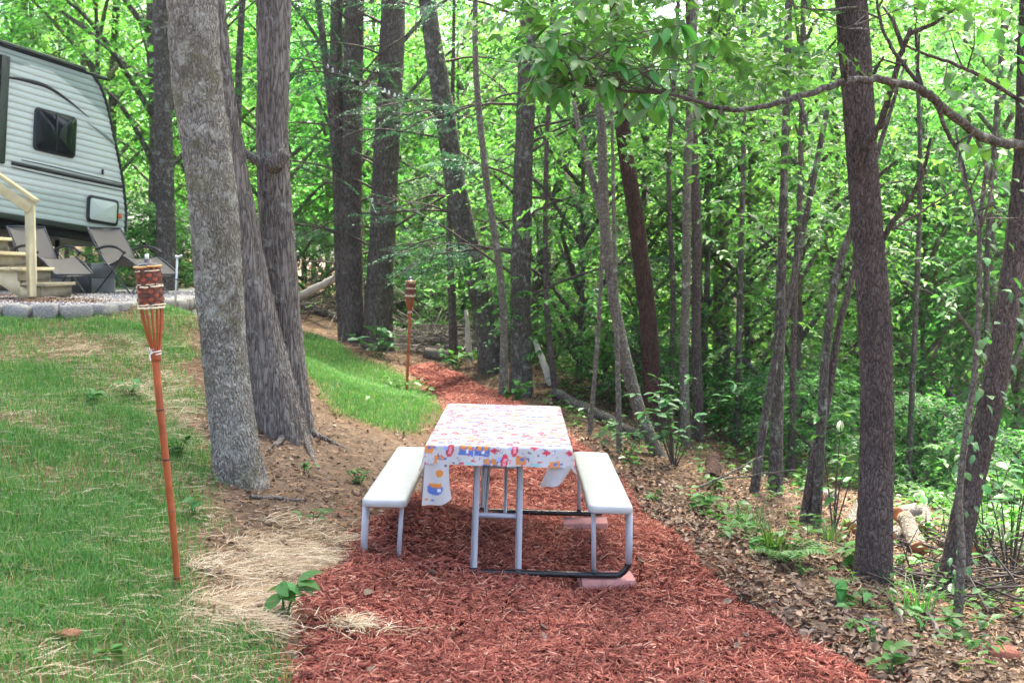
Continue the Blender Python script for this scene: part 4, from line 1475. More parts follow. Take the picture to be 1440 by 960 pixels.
# broad-leaved bush and other leafy clumps
def leafy_bush(label, px, py, h, w, nst, nl, leaf, meshes, group=None, name='leafy_bush', cat='bush', d=None):
    b = ground_hit(px, py) if d is None else np.array([*bg(px, d), float(gz(*bg(px, d)))])
    e = empty(name, b, label=label, cat=cat, group=group)
    for i in range(nst):
        a = rng.random() * 6.283
        tip = np.array([w * math.cos(a) * rng.random(), w * math.sin(a) * rng.random(), h * (.55 + .5 * rng.random())])
        mb = MB()
        p = catmull([(0, 0, -.04), tip * .45 + np.array([0, 0, .08 * h]), tip], 6)
        mb.tube(p, np.linspace(.004 + .004 * h, .0015 + .001 * h, len(p)), 5)
        st = mb.build('stem', M['twig'] if h > .5 else M['plant'], e, True)
        for q in range(nl):
            u = 1.0 if q < nl * .4 else .35 + .6 * rng.random()
            pos = p[int(u * (len(p) - 1))]
            aa = rng.random() * 6.283
            put_leaf(st, meshes, pos, (math.cos(aa), math.sin(aa), .1 + rng.normal(0, .3)), (rng.normal(0, .25), rng.normal(0, .25), 1), leaf * (.7 + .6 * rng.random()))
    return e


leafy_bush('broad-leaved laurel bush beside the foot of the mottled trunk', 950, 655, .8, .6, 12, 10, .10, LEAFD, d=10.5)
leafy_bush('small leafy bush at the foot of the forked grey tree', 880, 648, .35, .5, 8, 8, .08, LEAFD)
leafy_bush('tall leafy bush standing beside the vine-wrapped tree', 1432, 850, 1.0, .7, 12, 12, .095, LEAF, d=7.4)
leafy_bush('young broad-leaved shoot behind the dark furrowed trunk', 1178, 700, .95, .3, 5, 8, .10, LEAF, d=8.6)
leafy_bush('green shrub with large leaves below the leaning vine tree', 1395, 790, .8, .5, 9, 10, .09, LEAF, d=8.2)
leafy_bush('leafy weed in the brush by the two close pine stems', 535, 505, .5, .6, 8, 8, .13, LEAFD)
leafy_bush('green weeds beside the path under the curving trunk', 640, 520, .3, .5, 8, 7, .10, LEAFP)
leafy_bush('low green weed between the pale sapling and the table', 725, 570, .28, .35, 7, 7, .09, LEAFP)

# seedlings and weeds on open ground
weeds = [
    ('bright seedling with pointed leaves at the edge of the straw and mulch', 400, 880, .17, .07, 4, 4, .10, 'seedling'),
    ('leafy weed growing between the tall torch and the oak', 252, 640, .13, .12, 5, 5, .07, 'weed'),
    ('cluster of pale green weeds in the straw patch below the edging stones', 128, 568, .11, .14, 5, 5, .06, 'weed'),
    ('spindly weed at the upper side of the straw patch', 185, 560, .14, .1, 4, 4, .07, 'weed'),
    ('small weed at the foot of the oak trunk', 322, 650, .07, .06, 3, 4, .05, 'weed'),
    ('leafy weeds on the bare soil beside the bench', 505, 680, .11, .16, 6, 5, .055, 'weed'),
    ('tiny seedlings on the soil below the twin-stemmed tree', 430, 665, .07, .1, 4, 4, .045, 'seedling'),
    ('sprig of weeds in the straw near the oak', 440, 735, .08, .09, 4, 4, .05, 'weed'),
    ('slim weed standing in the grass near the tall torch foot', 270, 730, .12, .06, 3, 4, .06, 'weed'),
    ('flat-leaved weed alone in the grass below the brown clod', 140, 940, .06, .06, 2, 4, .06, 'weed'),
    ('single leaf sprig poking out of the mulch', 603, 885, .03, .02, 1, 3, .045, 'seedling'),
    ('tiny green sprout in the mulch near the bench legs', 553, 832, .03, .02, 1, 3, .035, 'seedling'),
    ('round-leaved sprout on the leaf litter below the fern', 1180, 850, .16, .1, 3, 4, .09, 'seedling'),
    ('broad-leaved seedling near the foot of the dark furrowed trunk', 1205, 800, .18, .1, 4, 5, .11, 'seedling'),
    ('bright three-leaved seedling on the leaf litter', 1195, 890, .06, .05, 2, 3, .05, 'seedling'),
    ('low plant with round leaves beside the mulch edge', 1020, 760, .10, .12, 4, 4, .07, 'seedling'),
    ('dark leafy seedling uphill on the leaf litter', 985, 720, .14, .1, 4, 5, .085, 'seedling'),
    ('leafy seedling at the end of the bench by the trees', 1005, 690, .15, .1, 4, 5, .08, 'seedling'),
    ('yellow-green tuft of leaves in front of the cut logs', 1255, 800, .12, .1, 4, 4, .06, 'weed'),
    ('leafy plant growing among the cut logs', 1300, 770, .22, .12, 4, 5, .07, 'weed'),
]
for w in weeds:
    lb, px, py, h, wd, nst, nl, lf, cat = w
    leafy_bush(lb, px, py, h, wd, nst, nl, lf, LEAFP, None, cat, cat)


x, y = scatter(34, .6, 4.5, 4.8, 11, lambda x, y: ((mulch_edge(x, y) < -.12) & (x > .6)).astype(float))
for i in range(len(x)):
    q_ = to_px((x[i], y[i], float(gz(x[i], y[i]))))
    leafy_bush('little green seedling rooted in the dead leaves of the wooded slope', q_[0], q_[1], .05 + .10 * rng.random(), .05 + .05 * rng.random(), int(rng.integers(2, 4)), 4, .045 + .04 * rng.random(), LEAFP, 'little seedlings on the wooded slope', 'seedling', 'seedling')


# fern and grass tufts on the wooded side
def fern(label, px, py, nf, ln):
    b = ground_hit(px, py)
    e = empty('fern', b, label=label, cat='fern')
    for i in range(nf):
        a = i / nf * 6.283 + rng.normal(0, .25)
        L_ = ln * (.7 + .5 * rng.random())
        t = np.linspace(0, 1, 16)
        ax = np.stack([np.cos(a) * L_ * .8 * t, np.sin(a) * L_ * .8 * t, L_ * (.9 * t - .75 * t * t)], -1)
        sd = np.array([-math.sin(a), math.cos(a), 0])
        pos, dd = [], []
        for j in range(2, 16):
            for sg in (-1, 1):
                pos.append(ax[j]); dd.append(sd * sg + np.array([math.cos(a), math.sin(a), -.1]) * .45)
        sz = np.repeat(L_ * .26 * np.sin(np.pi * (t[2:] * .85 + .12)), 2)
        V, T = leaf_quads(np.array(pos), np.array(dd), np.tile([0, 0, 1.0], (len(pos), 1)), sz, sz * .3)
        mb = MB(); mb.tube(ax, np.linspace(.003, .001, 16), 4)
        mb.add(V, (), T)
        mb.build('frond', M['plant'], e)
    return e


fern('light green fern on the leaf litter between mulch and trunk', 1105, 790, 11, .34)
fern('small fern uphill near the slim grey trunks', 1035, 745, 8, .22)
fern('little fern by the foot of the dark furrowed trunk', 1205, 775, 7, .2)


def tuft(label, px, py, n, h):
    b = ground_hit(px, py)
    r = np.abs(rng.normal(0, .06, n)); a = rng.random(n) * 6.283
    V, Q, T = blades(r * np.cos(a), r * np.sin(a), np.zeros(n) - .01, h * (.6 + .6 * rng.random(n)), .006 + .004 * rng.random(n), a + rng.normal(0, .5, n), .4 + .6 * rng.random(n))
    o = obj('grass_tuft', np_mesh('grass_tuft', V, [Q, T], M['plant']), None, b)
    tag(o, label, 'grass tuft')


tuft('tuft of long grass beside the fern', 1085, 780, 60, .28)
tuft('grass tuft growing below the dark furrowed trunk', 1290, 860, 50, .24)
tuft('thin grass tuft uphill of the fern', 1060, 745, 40, .24)
tuft('grass clump at the foot of the leaning two-stemmed tree', 1165, 765, 45, .22)

# ------------------------------------------------------------------ picnic table
print('objects')
TX, TY, TZ = -.085, 7.02, -.012
ROLL = math.radians(1.6)
table = empty('picnic_table', (TX, TY, TZ), (0, ROLL, math.radians(-.4)), label='grey-white folding picnic table with attached benches on red mulch', cat='picnic table')


def rounded_slab(w, l, t, r, edge=.012):
    """slab with rounded corners and softened top edge, centred at the origin, top at z=0"""
    def outline(inset):
        pts = []
        for cx, cy, a0 in ((1, 1, 0), (-1, 1, 90), (-1, -1, 180), (1, -1, 270)):
            for a in np.radians(a0 + np.linspace(0, 90, 6)):
                rr = max(r - inset, .003)
                pts.append(((w / 2 - r) * cx + rr * math.cos(a), (l / 2 - r) * cy + rr * math.sin(a)))
        return np.array(pts)
    levels = [(edge * 1.6, 0), (edge * .5, -.003), (0, -edge), (0, -t + .006), (.006, -t)]
    V = np.vstack([np.column_stack([outline(i), np.full(24, z)]) for i, z in levels])
    Q = grid_quads(len(levels), 24)
    mb = MB()
    V = np.vstack([V, [0, 0, 0], [0, 0, -t]])
    i = np.arange(24); j = (i + 1) % 24; k = len(levels) * 24
    T = np.vstack([np.stack([np.full(24, k), i, j], 1), np.stack([np.full(24, k + 1), (k - 24) + j, (k - 24) + i], 1)])
    mb.add(V, Q[:, ::-1], T)
    return mb


rounded_slab(.76, 1.83, .045, .05).build('table_top', M['bench_plastic'], table, loc=(0, 0, .735))
for sx in (-1, 1):
    rounded_slab(.245, 1.83, .045, .045).build('bench_seat', M['bench_plastic'], table, True, loc=(sx * .617, 0, .435))
def flat_bar(mb, a, b, w, t, wdir):
    a = np.asarray(a, float); b = np.asarray(b, float)
    d = unit(b - a); wd = np.asarray(wdir, float); wd = unit(wd - d * (wd @ d)); n = np.cross(d, wd)
    R = np.stack([wd, n, d], 1)
    mb.box((a + b) / 2, (w, t, np.linalg.norm(b - a)), R, bevel=.006)


for fy in (-.79, .79):
    # black skid with upturned ends
    mb = MB()
    pts = [(-.735, fy, .13), (-.73, fy, .075), (-.70, fy, .035), (-.64, fy, .02), (-.3, fy, .018), (.3, fy, .018), (.64, fy, .02), (.70, fy, .035), (.73, fy, .075), (.735, fy, .13)]
    mb.tube(catmull(pts, 5), .0185, 10)
    mb.build('skid', M['black_paint'], table, True)
    for sx in (-1, 1):
        mb = MB(); mb.tube(np.array([(sx * .735, fy, .09), (sx * .735, fy, .2), (sx * .728, fy, .41)]), .0195, 12)
        mb.build('leg', M['steel_grey'], table, True)
        mb = MB(); mb.tube(np.array([(sx * .545, fy, .025), (sx * .53, fy, .41)]), .013, 10)
        mb.build('leg', M['steel_grey'], table, True)
        mb = MB(); mb.tube(np.array([(sx * .545, fy, .012), (sx * .5445, fy, .05)]), .018, 10)
        mb.build('collar', M['black_paint'], table, True)
        mb = MB(); flat_bar(mb, (sx * .124, fy, .02), (sx * .118, fy, .70), .036, .03, (1, 0, 0))
        mb.build('leg', M['steel_grey'], table)
        mb = MB(); flat_bar(mb, (sx * .124, fy, .008), (sx * .124, fy, .045), .042, .042, (1, 0, 0))
        mb.build('collar', M['black_paint'], table)
        mb = MB(); flat_bar(mb, (sx * .055 - .012, fy + math.copysign(.03, -fy), .33), (sx * .05 - .012, fy * .25, .69), .02, .02, (1, 0, 0))
        mb.build('brace', M['steel_grey'], table)
    mb = MB(); flat_bar(mb, (-.122, fy + math.copysign(.012, -fy), .335), (.122, fy + math.copysign(.012, -fy), .335), .028, .022, (0, 0, 1))
    mb.build('crossbar', M['steel_grey'], table)
    mb = MB(); flat_bar(mb, (-.60, fy, .375), (.60, fy, .375), .03, .02, (0, 1, 0))
    # bench support rails stop under each bench
for sx in (-1, 1):
    for fy in (-.79, .79):
        mb = MB(); flat_bar(mb, (sx * .525, fy, .392), (sx * .735, fy, .392), .03, .018, (0, 1, 0))
        mb.build('seat_bracket', M['steel_grey'], table)

# ------------------------------------------------------------------ printed tablecloth
A_, B_, DROP = .385, .922, .112
st = .0055
u_ = np.arange(-A_ - DROP, A_ + DROP + st / 2, st)
v_ = np.arange(-B_ - DROP, B_ + DROP + st / 2, st)
UU, VV = np.meshgrid(u_, v_)
img = np.ones(UU.shape + (3,)) * np.array([.59, .605, .60])
blue, orange, red, teal, grey, pink, dark = (.11, .20, .54), (.76, .29, .06), (.64, .05, .09), (.30, .62, .62), (.35, .38, .45), (.85, .35, .40), (.05, .06, .12)


def rect(img, cx, cy, w, h, c, ang=0.0, shape=0):
    w, h = w * 1.3, h * 1.3
    ca, sa = math.cos(ang), math.sin(ang)
    x0 = max(0, int((cx - w - h - u_[0]) / st)); x1 = min(len(u_), int((cx + w + h - u_[0]) / st) + 2)
    y0 = max(0, int((cy - w - h - v_[0]) / st)); y1 = min(len(v_), int((cy + w + h - v_[0]) / st) + 2)
    if x0 >= x1 or y0 >= y1: return
    X = UU[y0:y1, x0:x1] - cx; Y = VV[y0:y1, x0:x1] - cy
    p, q = X * ca + Y * sa, -X * sa + Y * ca
    if shape == 0: m = (np.abs(p) < w / 2) & (np.abs(q) < h / 2)
    elif shape == 1: m = (p / (w / 2)) ** 2 + (q / (h / 2)) ** 2 < 1
    else: m = (np.abs(q) < h / 2) & (np.abs(p) < w / 2 * (.5 - q / h))
    img[y0:y1, x0:x1][m] = c


for iy in range(-13, 14):
    for ix in range(-6, 7):
        cx = ix * .090 + .012 * rng.normal() + (.045 if iy % 2 else 0); cy = iy * .079 + .012 * rng.normal()
        kd = int(rng.integers(6)); an = rng.normal(0, .12)
        if kd == 0:      # little block with coloured quarters
            rect(img, cx, cy, .062, .042, blue, an); rect(img, cx - .018, cy + .018, .024, .022, orange, an); rect(img, cx + .02, cy + .016, .02, .024, orange, an)
            rect(img, cx + .006, cy - .006, .010, .016, (.8, .85, .95), an)
        elif kd == 1:    # standing red figure shape
            rect(img, cx, cy, .032, .062, red, an, 1); rect(img, cx - .024, cy + .008, .016, .016, (.35, .45, .85), an); rect(img, cx, cy - .004, .012, .03, pink, an)
        elif kd == 2:    # orange box
            rect(img, cx, cy, .042, .036, orange, an); rect(img, cx + .004, cy + .008, .014, .012, blue, an); rect(img, cx + .034, cy + .01, .012, .008, blue, an)
        elif kd == 3:    # red bow
            rect(img, cx - .012, cy, .024, .028, red, an + 1.57, 2); rect(img, cx + .012, cy, .024, .028, red, an - 1.57, 2); rect(img, cx + .036, cy, .014, .018, grey, an, 1); rect(img, cx + .036, cy, .007, .01, (.84, .85, .83), an, 1)
        elif kd == 4:    # round blue and orange
            rect(img, cx, cy, .056, .046, blue, an, 1); rect(img, cx, cy + .013, .04, .016, orange, an, 1); rect(img, cx - .008, cy - .01, .012, .008, (.8, .85, .95), an)
        else:
            rect(img, cx, cy, .03, .012, teal, an); rect(img, cx + .02, cy + .014, .02, .007, red, an); rect(img, cx - .016, cy - .016, .012, .012, grey, an, 1)
        for q in range(4):
            rect(img, cx + rng.normal(0, .034), cy + rng.normal(0, .034), .008 + .008 * rng.random(), .005, dark if rng.random() < .35 else (red if rng.random() < .4 else grey), rng.random() * 3)


def fold(e):
    """distance past the edge -> (outward, down)"""
    r = .014
    q = np.clip(e, 0, r * 1.57)
    out = r * np.sin(q / r); dn = r * (1 - np.cos(q / r))
    rest = np.clip(e - r * 1.57, 0, None)
    return out + rest * .10, dn + rest * .99


eu = np.clip(np.abs(UU) - A_, 0, None); ev = np.clip(np.abs(VV) - B_, 0, None)
ou, du = fold(eu); ov, dv = fold(ev)
su, sv = np.sign(UU), np.sign(VV)
XX = np.clip(UU, -A_, A_) + su * ou
YY = np.clip(VV, -B_, B_) + sv * ov
corner = np.minimum(eu, ev)
ZZ = .7445 - np.maximum(du, dv) - .35 * corner
XX = XX + su * corner * .12; YY = YY + sv * corner * .1
skirt = np.clip((np.maximum(eu, ev)) / DROP, 0, 1)
XX = XX + su * (eu > 0) * skirt * .012 * np.sin(VV * 21 + 1.2 * np.sin(VV * 7))
YY = YY + sv * (ev > 0) * skirt * .010 * np.sin(UU * 26 + 1.5 * np.sin(UU * 9))
ZZ = ZZ + .0025 * (fbm(UU * 9, VV * 6, seed=120) - .3) * (1 - skirt) + .0012 * np.maximum(0, np.sin(UU * 34 + 4 * VV)) * (1 - skirt)
for cu in (-.26, 0.0, .26):
    ZZ = ZZ + .0022 * np.exp(-((UU - cu) / .006) ** 2) * (1 - skirt)
for cv in (-.66, -.33, 0.0, .33, .66):
    ZZ = ZZ + .0022 * np.exp(-((VV - cv) / .006) ** 2) * (1 - skirt)
ZZ = ZZ + .004 * (fbm(UU * 3.1, VV * 2.3, seed=131) - .4) * (1 - skirt)
cloth = empty('tablecloth', (TX, TY, TZ), (0, ROLL, math.radians(-.4)), label='white plastic tablecloth printed with small blue, orange and red motifs', cat='tablecloth')
obj('cloth_sheet', np_mesh('cloth_sheet', np.stack([XX, YY, ZZ], -1), grid_quads(len(v_), len(u_), False), M['cloth'], True, img.reshape(-1, 3)), cloth)


# hanging corner tails at the near end
def tail(x0, x1, zt, zb, yoff, skew, curlx, rows, cols, motifs, name='corner_tail', rnd=.5):
    S, Tt = np.meshgrid(np.linspace(0, 1, cols), np.linspace(0, 1, rows))
    wtaper = 1 - .0 * Tt
    X = x0 + (x1 - x0) * (S * wtaper) + skew * Tt + curlx * Tt * Tt * S
    Zb = zb + (zt - zb) * rnd * np.clip(S - .45, 0, 1) ** 2 * 1.1
    Z = zt + (Zb - zt) * Tt
    Y = -B_ - .02 + yoff * Tt + .018 * np.sin(S * 5.5) * (.4 + Tt) + .03 * S * S * Tt
    im = np.ones(S.shape + (3,)) * np.array([.59, .605, .60])
    for (cs_, ct_, w, h, c, shp) in motifs:
        p, q = (S - cs_) / w * 2, (Tt - ct_) / h * 2
        m = (np.abs(p) < 1) & (np.abs(q) < 1) if shp == 0 else (p * p + q * q < 1)
        im[m] = c
    obj(name, np_mesh(name, np.stack([X, Y, Z], -1), grid_quads(rows, cols, False), M['cloth'], True, im.reshape(-1, 3)), cloth)


tail(-.395, -.265, .665, .415, -.01, -.012, .03, 44, 30,
     [(.62, .30, .34, .16, orange, 1), (.45, .66, .62, .24, blue, 1), (.45, .57, .5, .10, orange, 0), (.22, .62, .14, .1, blue, 0), (.6, .68, .12, .08, (.8, .85, .95), 0), (.15, .88, .1, .05, orange, 0), (.35, .9, .08, .04, blue, 0), (.85, .12, .1, .05, dark, 0)])
tail(.275, .40, .655, .53, .01, -.05, .0, 26, 26, [(.8, .25, .25, .4, (.55, .6, .6), 0)], rnd=.75)

# ------------------------------------------------------------------ pavers under the skids
def paver(label, x, y, z, rz, dims):
    mb = MB(); mb.box((0, 0, 0), dims, bevel=.008)
    o = mb.build('paver', M['brick_pink'], None, loc=(x, y, z), rot=(rng.normal(0, .01), rng.normal(0, .015), rz))
    tag(o, label, 'paver')


fx = P(845, 832, 6.27)
sk = TZ - .735 * math.sin(ROLL) * .85
ztop = sk - .002
paver('upper pink paver propping the near skid end', .53, 6.30, ztop - .028, .05, (.31, .20, .056))
paver('lower pink paver half sunk under the near skid end', .515, 6.27, ztop - .058 - .03, -.03, (.32, .21, .058))
paver('upper pink paver propping the far skid end', .50, 7.71, ztop - .028, -.04, (.31, .20, .056))
paver('lower pink paver half sunk under the far skid end', .49, 7.68, ztop - .058 - .03, .03, (.32, .21, .058))

# ------------------------------------------------------------------ bamboo torches
def torch(label, base_px, top_px, d, R=.017):
    b = P(*base_px, d); b[2] = float(gz(b[0], b[1])) - .01
    t = P(*top_px, d - .02)
    ax = t - b
    H = float(np.linalg.norm(ax))
    e = empty('bamboo_torch', b, label=label, cat='torch')
    e.rotation_euler = Vector(ax).to_track_quat('Z', 'Y').to_euler()
    zt, zb3, zb2, ztop = H * .728, H * .862, H * .925, H * .985
    mb = MB()
    zz = np.linspace(-.12, zt + .02, 60)
    nodes = np.array([.045, .33, .55, .76]) * zt
    rr = R * (.86 + .14 * np.clip(zz / zt, 0, 1)) + sum(.0022 * np.exp(-((zz - q) / .008) ** 2) for q in nodes)
    bow = .008 * np.sin(zz / zt * 2.2)
    mb.tube(np.stack([bow, .004 * np.sin(zz * 5), zz], -1), rr, 12)
    pole = mb.build('pole', M['bamboo'], e, True)
    for q in nodes:
        m2 = MB(); rq = R * (.86 + .14 * q / zt) + .0018
        c = .008 * math.sin(q / zt * 2.2)
        m2.tube(np.array([(c, .004 * math.sin(q * 5), q - .004), (c, .004 * math.sin(q * 5), q + .004)]), rq, 12)
        m2.build('node_ring', M['bamboo_dark'], pole, True)
    cx = .008 * math.sin(2.2)
    for i in range(12):
        a = i / 12 * 6.283 + .13
        m2 = MB()
        pts = []
        for z_, r_ in ((zt - .04, R * .9), (zt + .01, R * 1.05), ((zt + zb3) / 2, .034), (zb3, .046), (zb2, .0455), (ztop, .046)):
            pts.append((cx + r_ * math.cos(a), r_ * math.sin(a), z_))
        m2.tube(catmull(pts, 4), .0055, 6)
        m2.build('slat', M['bamboo'], e, True)
    # woven strips: alternate in front of and behind the slats
    rows = 9
    for mat, par in ((M['bamboo_dark'], 0), (M['bamboo_red'], 1)):
        m2 = MB()
        for r_i in range(rows):
            za = zb3 + .012 + (ztop - zb3 - .022) * r_i / rows; zb_ = za + (ztop - zb3 - .022) / rows * .86
            for i in range(12):
                if (i + r_i) % 2 != par and not (r_i % 3 == 2 and par == 0 and rng.random() < .4): continue
                a0, a1 = (i - .5) / 12 * 6.283 + .13, (i + .5) / 12 * 6.283 + .13
                aa = np.linspace(a0, a1, 4)
                ro = .0565 if par == 0 else .0535
                V = []
                for z_ in (za, zb_):
                    for k_, a in enumerate(aa):
                        q = ro + (.0015 if k_ in (1, 2) else -.002)
                        V.append((cx + q * math.cos(a), q * math.sin(a), z_))
                m2.add(V, [[k_, k_ + 1, k_ + 5, k_ + 4] for k_ in range(3)])
        m2.build('woven_strip', mat, e)
    m2 = MB(); m2.tube(np.array([(cx, 0, zb3 + .006), (cx, 0, ztop - .006)]), .042, 20, cap=True)
    m2.build('basket_lining', M['bamboo_dark'], e, True)
    for z_, mat, th in ((zb3, M['raffia'], .008), (zb3 + .012, M['raffia'], .006), (zb2, M['raffia'], .007), (zb2 + .009, M['raffia'], .004), (ztop - .018, M['raffia'], .005), (ztop, M['bamboo_tan'], .009)):
        m2 = MB()
        a = np.linspace(0, 6.283, 29)
        rr_ = .0555 + .0015 * rng.normal(size=29); rr_[-1] = rr_[0]
        m2.tube(np.stack([cx + rr_ * np.cos(a), rr_ * np.sin(a), z_ + .0015 * rng.normal(size=29)], -1), th * .55, 6)
        m2.build('binding', mat, e, True)
    # white tie with loose ends
    m2 = MB()
    a = np.linspace(0, 12.4, 40)
    m2.tube(np.stack([cx + (R + .004) * np.cos(a), (R + .004) * np.sin(a), zt + .002 * a - .01], -1), .003, 5)
    m2.tube(catmull([(cx + R, -.01, zt), (cx + R + .012, -.022, zt - .008), (cx + R + .018, -.022, zt - .035)], 4), .0026, 5)
    m2.tube(catmull([(cx + R, -.01, zt), (cx + R + .01, -.02, zt + .012), (cx + R + .004, -.024, zt + .024)], 4), .0026, 5)
    m2.build('tie', M['white_cord'], e, True)
    # oil can with cap and wick
    m2 = MB()
    pr = [(ztop - .03, .044), (ztop + .006, .044), (ztop + .014, .036), (ztop + .018, .016), (ztop + .034, .014)]
    m2.tube(np.array([(cx, 0, z_) for z_, _ in pr]), np.array([r_ for _, r_ in pr]), 18)
    m2.build('oil_can', M['black_metal'], e, True)
    m2 = MB(); m2.tube(np.array([(cx, 0, ztop + .03), (cx, 0, ztop + .056)]), .009, 10)
    m2.build('wick', M['wick'], e, True)
    return e


torch('tall reddish bamboo torch with woven basket standing in the patchy grass', (250, 827), (207.5, 368), 5.0)
torch('bamboo torch with dark woven basket at the edge of the far lawn', (572, 570), (577, 393), 12.9)

# ------------------------------------------------------------------ gravel patio with stone edging
edge_w = [P(-260, 436, 10.2), P(-120, 436, 10.2), P(0, 437, 10.25), P(70, 439, 10.3), P(130, 439, 10.5), P(172, 434, 11.0), P(205, 431, 11.8), P(250, 430, 12.6), P(272, 428, 13.6)]
ez = 1.345
edge = catmull(np.array([[p[0], p[1], ez] for p in edge_w]), 12)
back = np.array([(-3.6, 15.5, ez), (-4.6, 18.5, ez), (-7, 20, ez), (-11, 19, ez), (-12, 12, ez)])
poly = np.vstack([edge, back])
mbp = MB()
cpt = np.array([-6.5, 14.5, ez])
nn_ = len(poly)
low = poly.copy(); low[:, 2] -= .5
V = np.vstack([poly, low, cpt])
i = np.arange(nn_); j = (i + 1) % nn_
mbp.add(V, np.stack([i, j, j + nn_, i + nn_], 1)[:, ::-1], np.stack([np.full(nn_, 2 * nn_), i, j], 1))
M['gravel'] = plain('gravel', (.36, .345, .335), .95, var=.3, nscale=40, bstr=.9)
patio = tag(mbp.build('gravel_patio', M['gravel'], None), kind='structure')
x = -10 + 7 * rng.random(9000); y = 10.2 + 6 * rng.random(9000)
kp = sdist(x, y, poly) > .03
x, y = x[kp], y[kp]
n = len(x)
s_ = .008 + .012 * rng.random(n)
octa = np.array([[1, 0, 0], [0, 1, 0], [-1, 0, 0], [0, -1, 0], [0, 0, .8], [0, 0, -.5]])
V = np.stack([x, y, np.full(n, ez + .004)], -1)[:, None] + octa[None] * s_[:, None, None] * (.7 + .6 * rng.random((n, 6, 1)))
T = (np.arange(n)[:, None, None] * 6 + np.array([[0, 1, 4], [1, 2, 4], [2, 3, 4], [3, 0, 4], [1, 0, 5], [2, 1, 5], [3, 2, 5], [0, 3, 5]])[None]).reshape(-1, 3)
tag(obj('gravel', np_mesh('gravel', V.reshape(-1, 3), T, M['pebble']), patio), kind='stuff')


def rock_mesh(name, dims, mat, amp=.12, seed=0, n=9):
    u, v = np.meshgrid(np.linspace(0, 2 * np.pi, 2 * n, endpoint=False), np.linspace(-np.pi / 2, np.pi / 2, n))
    p = np.stack([np.cos(v) * np.cos(u), np.cos(v) * np.sin(u), np.sin(v)], -1).reshape(-1, 3)
    e = .38
    p = np.sign(p) * np.abs(p) ** e
    p = p / np.maximum(1, np.abs(p).max(1))[:, None]
    q = p * (1 + amp * (fbm(p[:, 0] * 2 + seed, p[:, 1] * 2, p[:, 2] * 2, seed) - .5)[:, None] * 2)
    return np_mesh(name, q * np.asarray(dims) / 2, grid_quads(n, 2 * n), mat, True)


STN = [rock_mesh('edging_stone', (1, 1, 1), M['stone'], .16, 30 + q) for q in range(5)]
sl_ = np.concatenate([[0], np.cumsum(np.linalg.norm(np.diff(edge, axis=0), axis=1))])
pos = 0.0; i = 0
while pos < sl_[-1] - .1:
    w = .19 + .10 * rng.random()
    c = np.array([np.interp(pos + w / 2, sl_, edge[:, q]) for q in range(3)])
    c2 = np.array([np.interp(pos + w / 2 + .05, sl_, edge[:, q]) for q in range(3)])
    a = math.atan2(c2[1] - c[1], c2[0] - c[0])
    o = obj('edging_stone', STN[i % 5], patio, (c[0], c[1], ez - .06 + rng.normal(0, .006)), (rng.normal(0, .04), rng.normal(0, .04), a + rng.normal(0, .06)), (w * .98, .17 + .04 * rng.random(), .14 + .03 * rng.random()))
    pos += w + .004; i += 1

# ------------------------------------------------------------------ travel trailer
W0 = P(0, 300, 15.6)
uh = unit(np.array([.4875, 1.0, 0.0]))
tilt = .095
U = unit(np.array([uh[0], uh[1], -tilt]))
Nn = np.array([uh[1], -uh[0], 0.0])          # towards the camera's right
Vv = np.cross(Nn, U); Vv = Vv if Vv[2] > 0 else -Vv
trailer = empty('travel_trailer', W0, label='sage green corrugated travel trailer with sloping nose behind the wooden steps', cat='trailer')
trailer.rotation_euler = Matrix((Vector(U), Vector(-Nn), Vector(Vv))).transposed().to_euler()
# local axes: x along the body towards the nose, y away from us through the body, z up


def on_wall(px, py, off=0.0):
    """pixel -> (x, z) on the near side wall"""
    o = np.array([0, 0, CAMZ]); dv = P(px, py, 1.0) - o
    k_ = ((W0 + Nn * off - o) @ Nn) / (dv @ Nn)
    q = o + dv * k_ - W0
    return q @ U, q @ Vv


roof_a = on_wall(0, 62)
zb = on_wall(20, 303)[1]
zr = on_wall(20, 70)[1]
nose_px = [(118, 101), (130, 108), (141, 124), (150, 150), (157, 182), (164, 215), (170, 245), (174, 275), (176, 300), (175, 326)]
nose = np.array([on_wall(*q) for q in nose_px])
rear = -4.6


def nose_x(z):
    zs = nose[::-1, 1]; xs = nose[::-1, 0]
    return np.interp(z, zs, xs)


BW = 2.4
nb = 25
zt_, zbm = min(zr, nose[:, 1].max()), zb
bh = (zt_ - zbm) / nb
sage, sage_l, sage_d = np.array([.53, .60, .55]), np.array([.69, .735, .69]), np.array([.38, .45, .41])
sw = np.array([on_wall(*q) for q in [(8, 108), (40, 112), (70, 122), (100, 148), (130, 178), (165, 215)]])
for q in range(nb):
    z0_, z1_ = zbm + q * bh, zbm + (q + 1) * bh
    xs = np.concatenate([[rear], np.linspace(-.2, float(nose_x((z0_ + z1_) / 2)) - .012, 26)])
    prof = [(0, -.004), (.10, -.014), (.30, -.018), (.62, -.016), (.90, -.007), (1.0, -.004)]
    V, C = [], []
    for f, yo in prof:
        zz_ = z0_ + f * bh
        xe = float(nose_x(zz_)) - .012
        for xq in xs:
            xx = min(xq, xe) if xq < xs[-1] else xe
            V.append((xx, yo, zz_))
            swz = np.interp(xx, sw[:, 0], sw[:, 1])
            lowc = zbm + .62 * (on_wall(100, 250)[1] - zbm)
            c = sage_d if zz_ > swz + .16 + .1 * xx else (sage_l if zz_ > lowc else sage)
            C.append(c)
    m_, k_ = len(prof), len(xs)
    obj('siding_panel', np_mesh('siding_panel', np.array(V), grid_quads(m_, k_, False)[:, ::-1], M['siding'], True, np.array(C)), trailer)
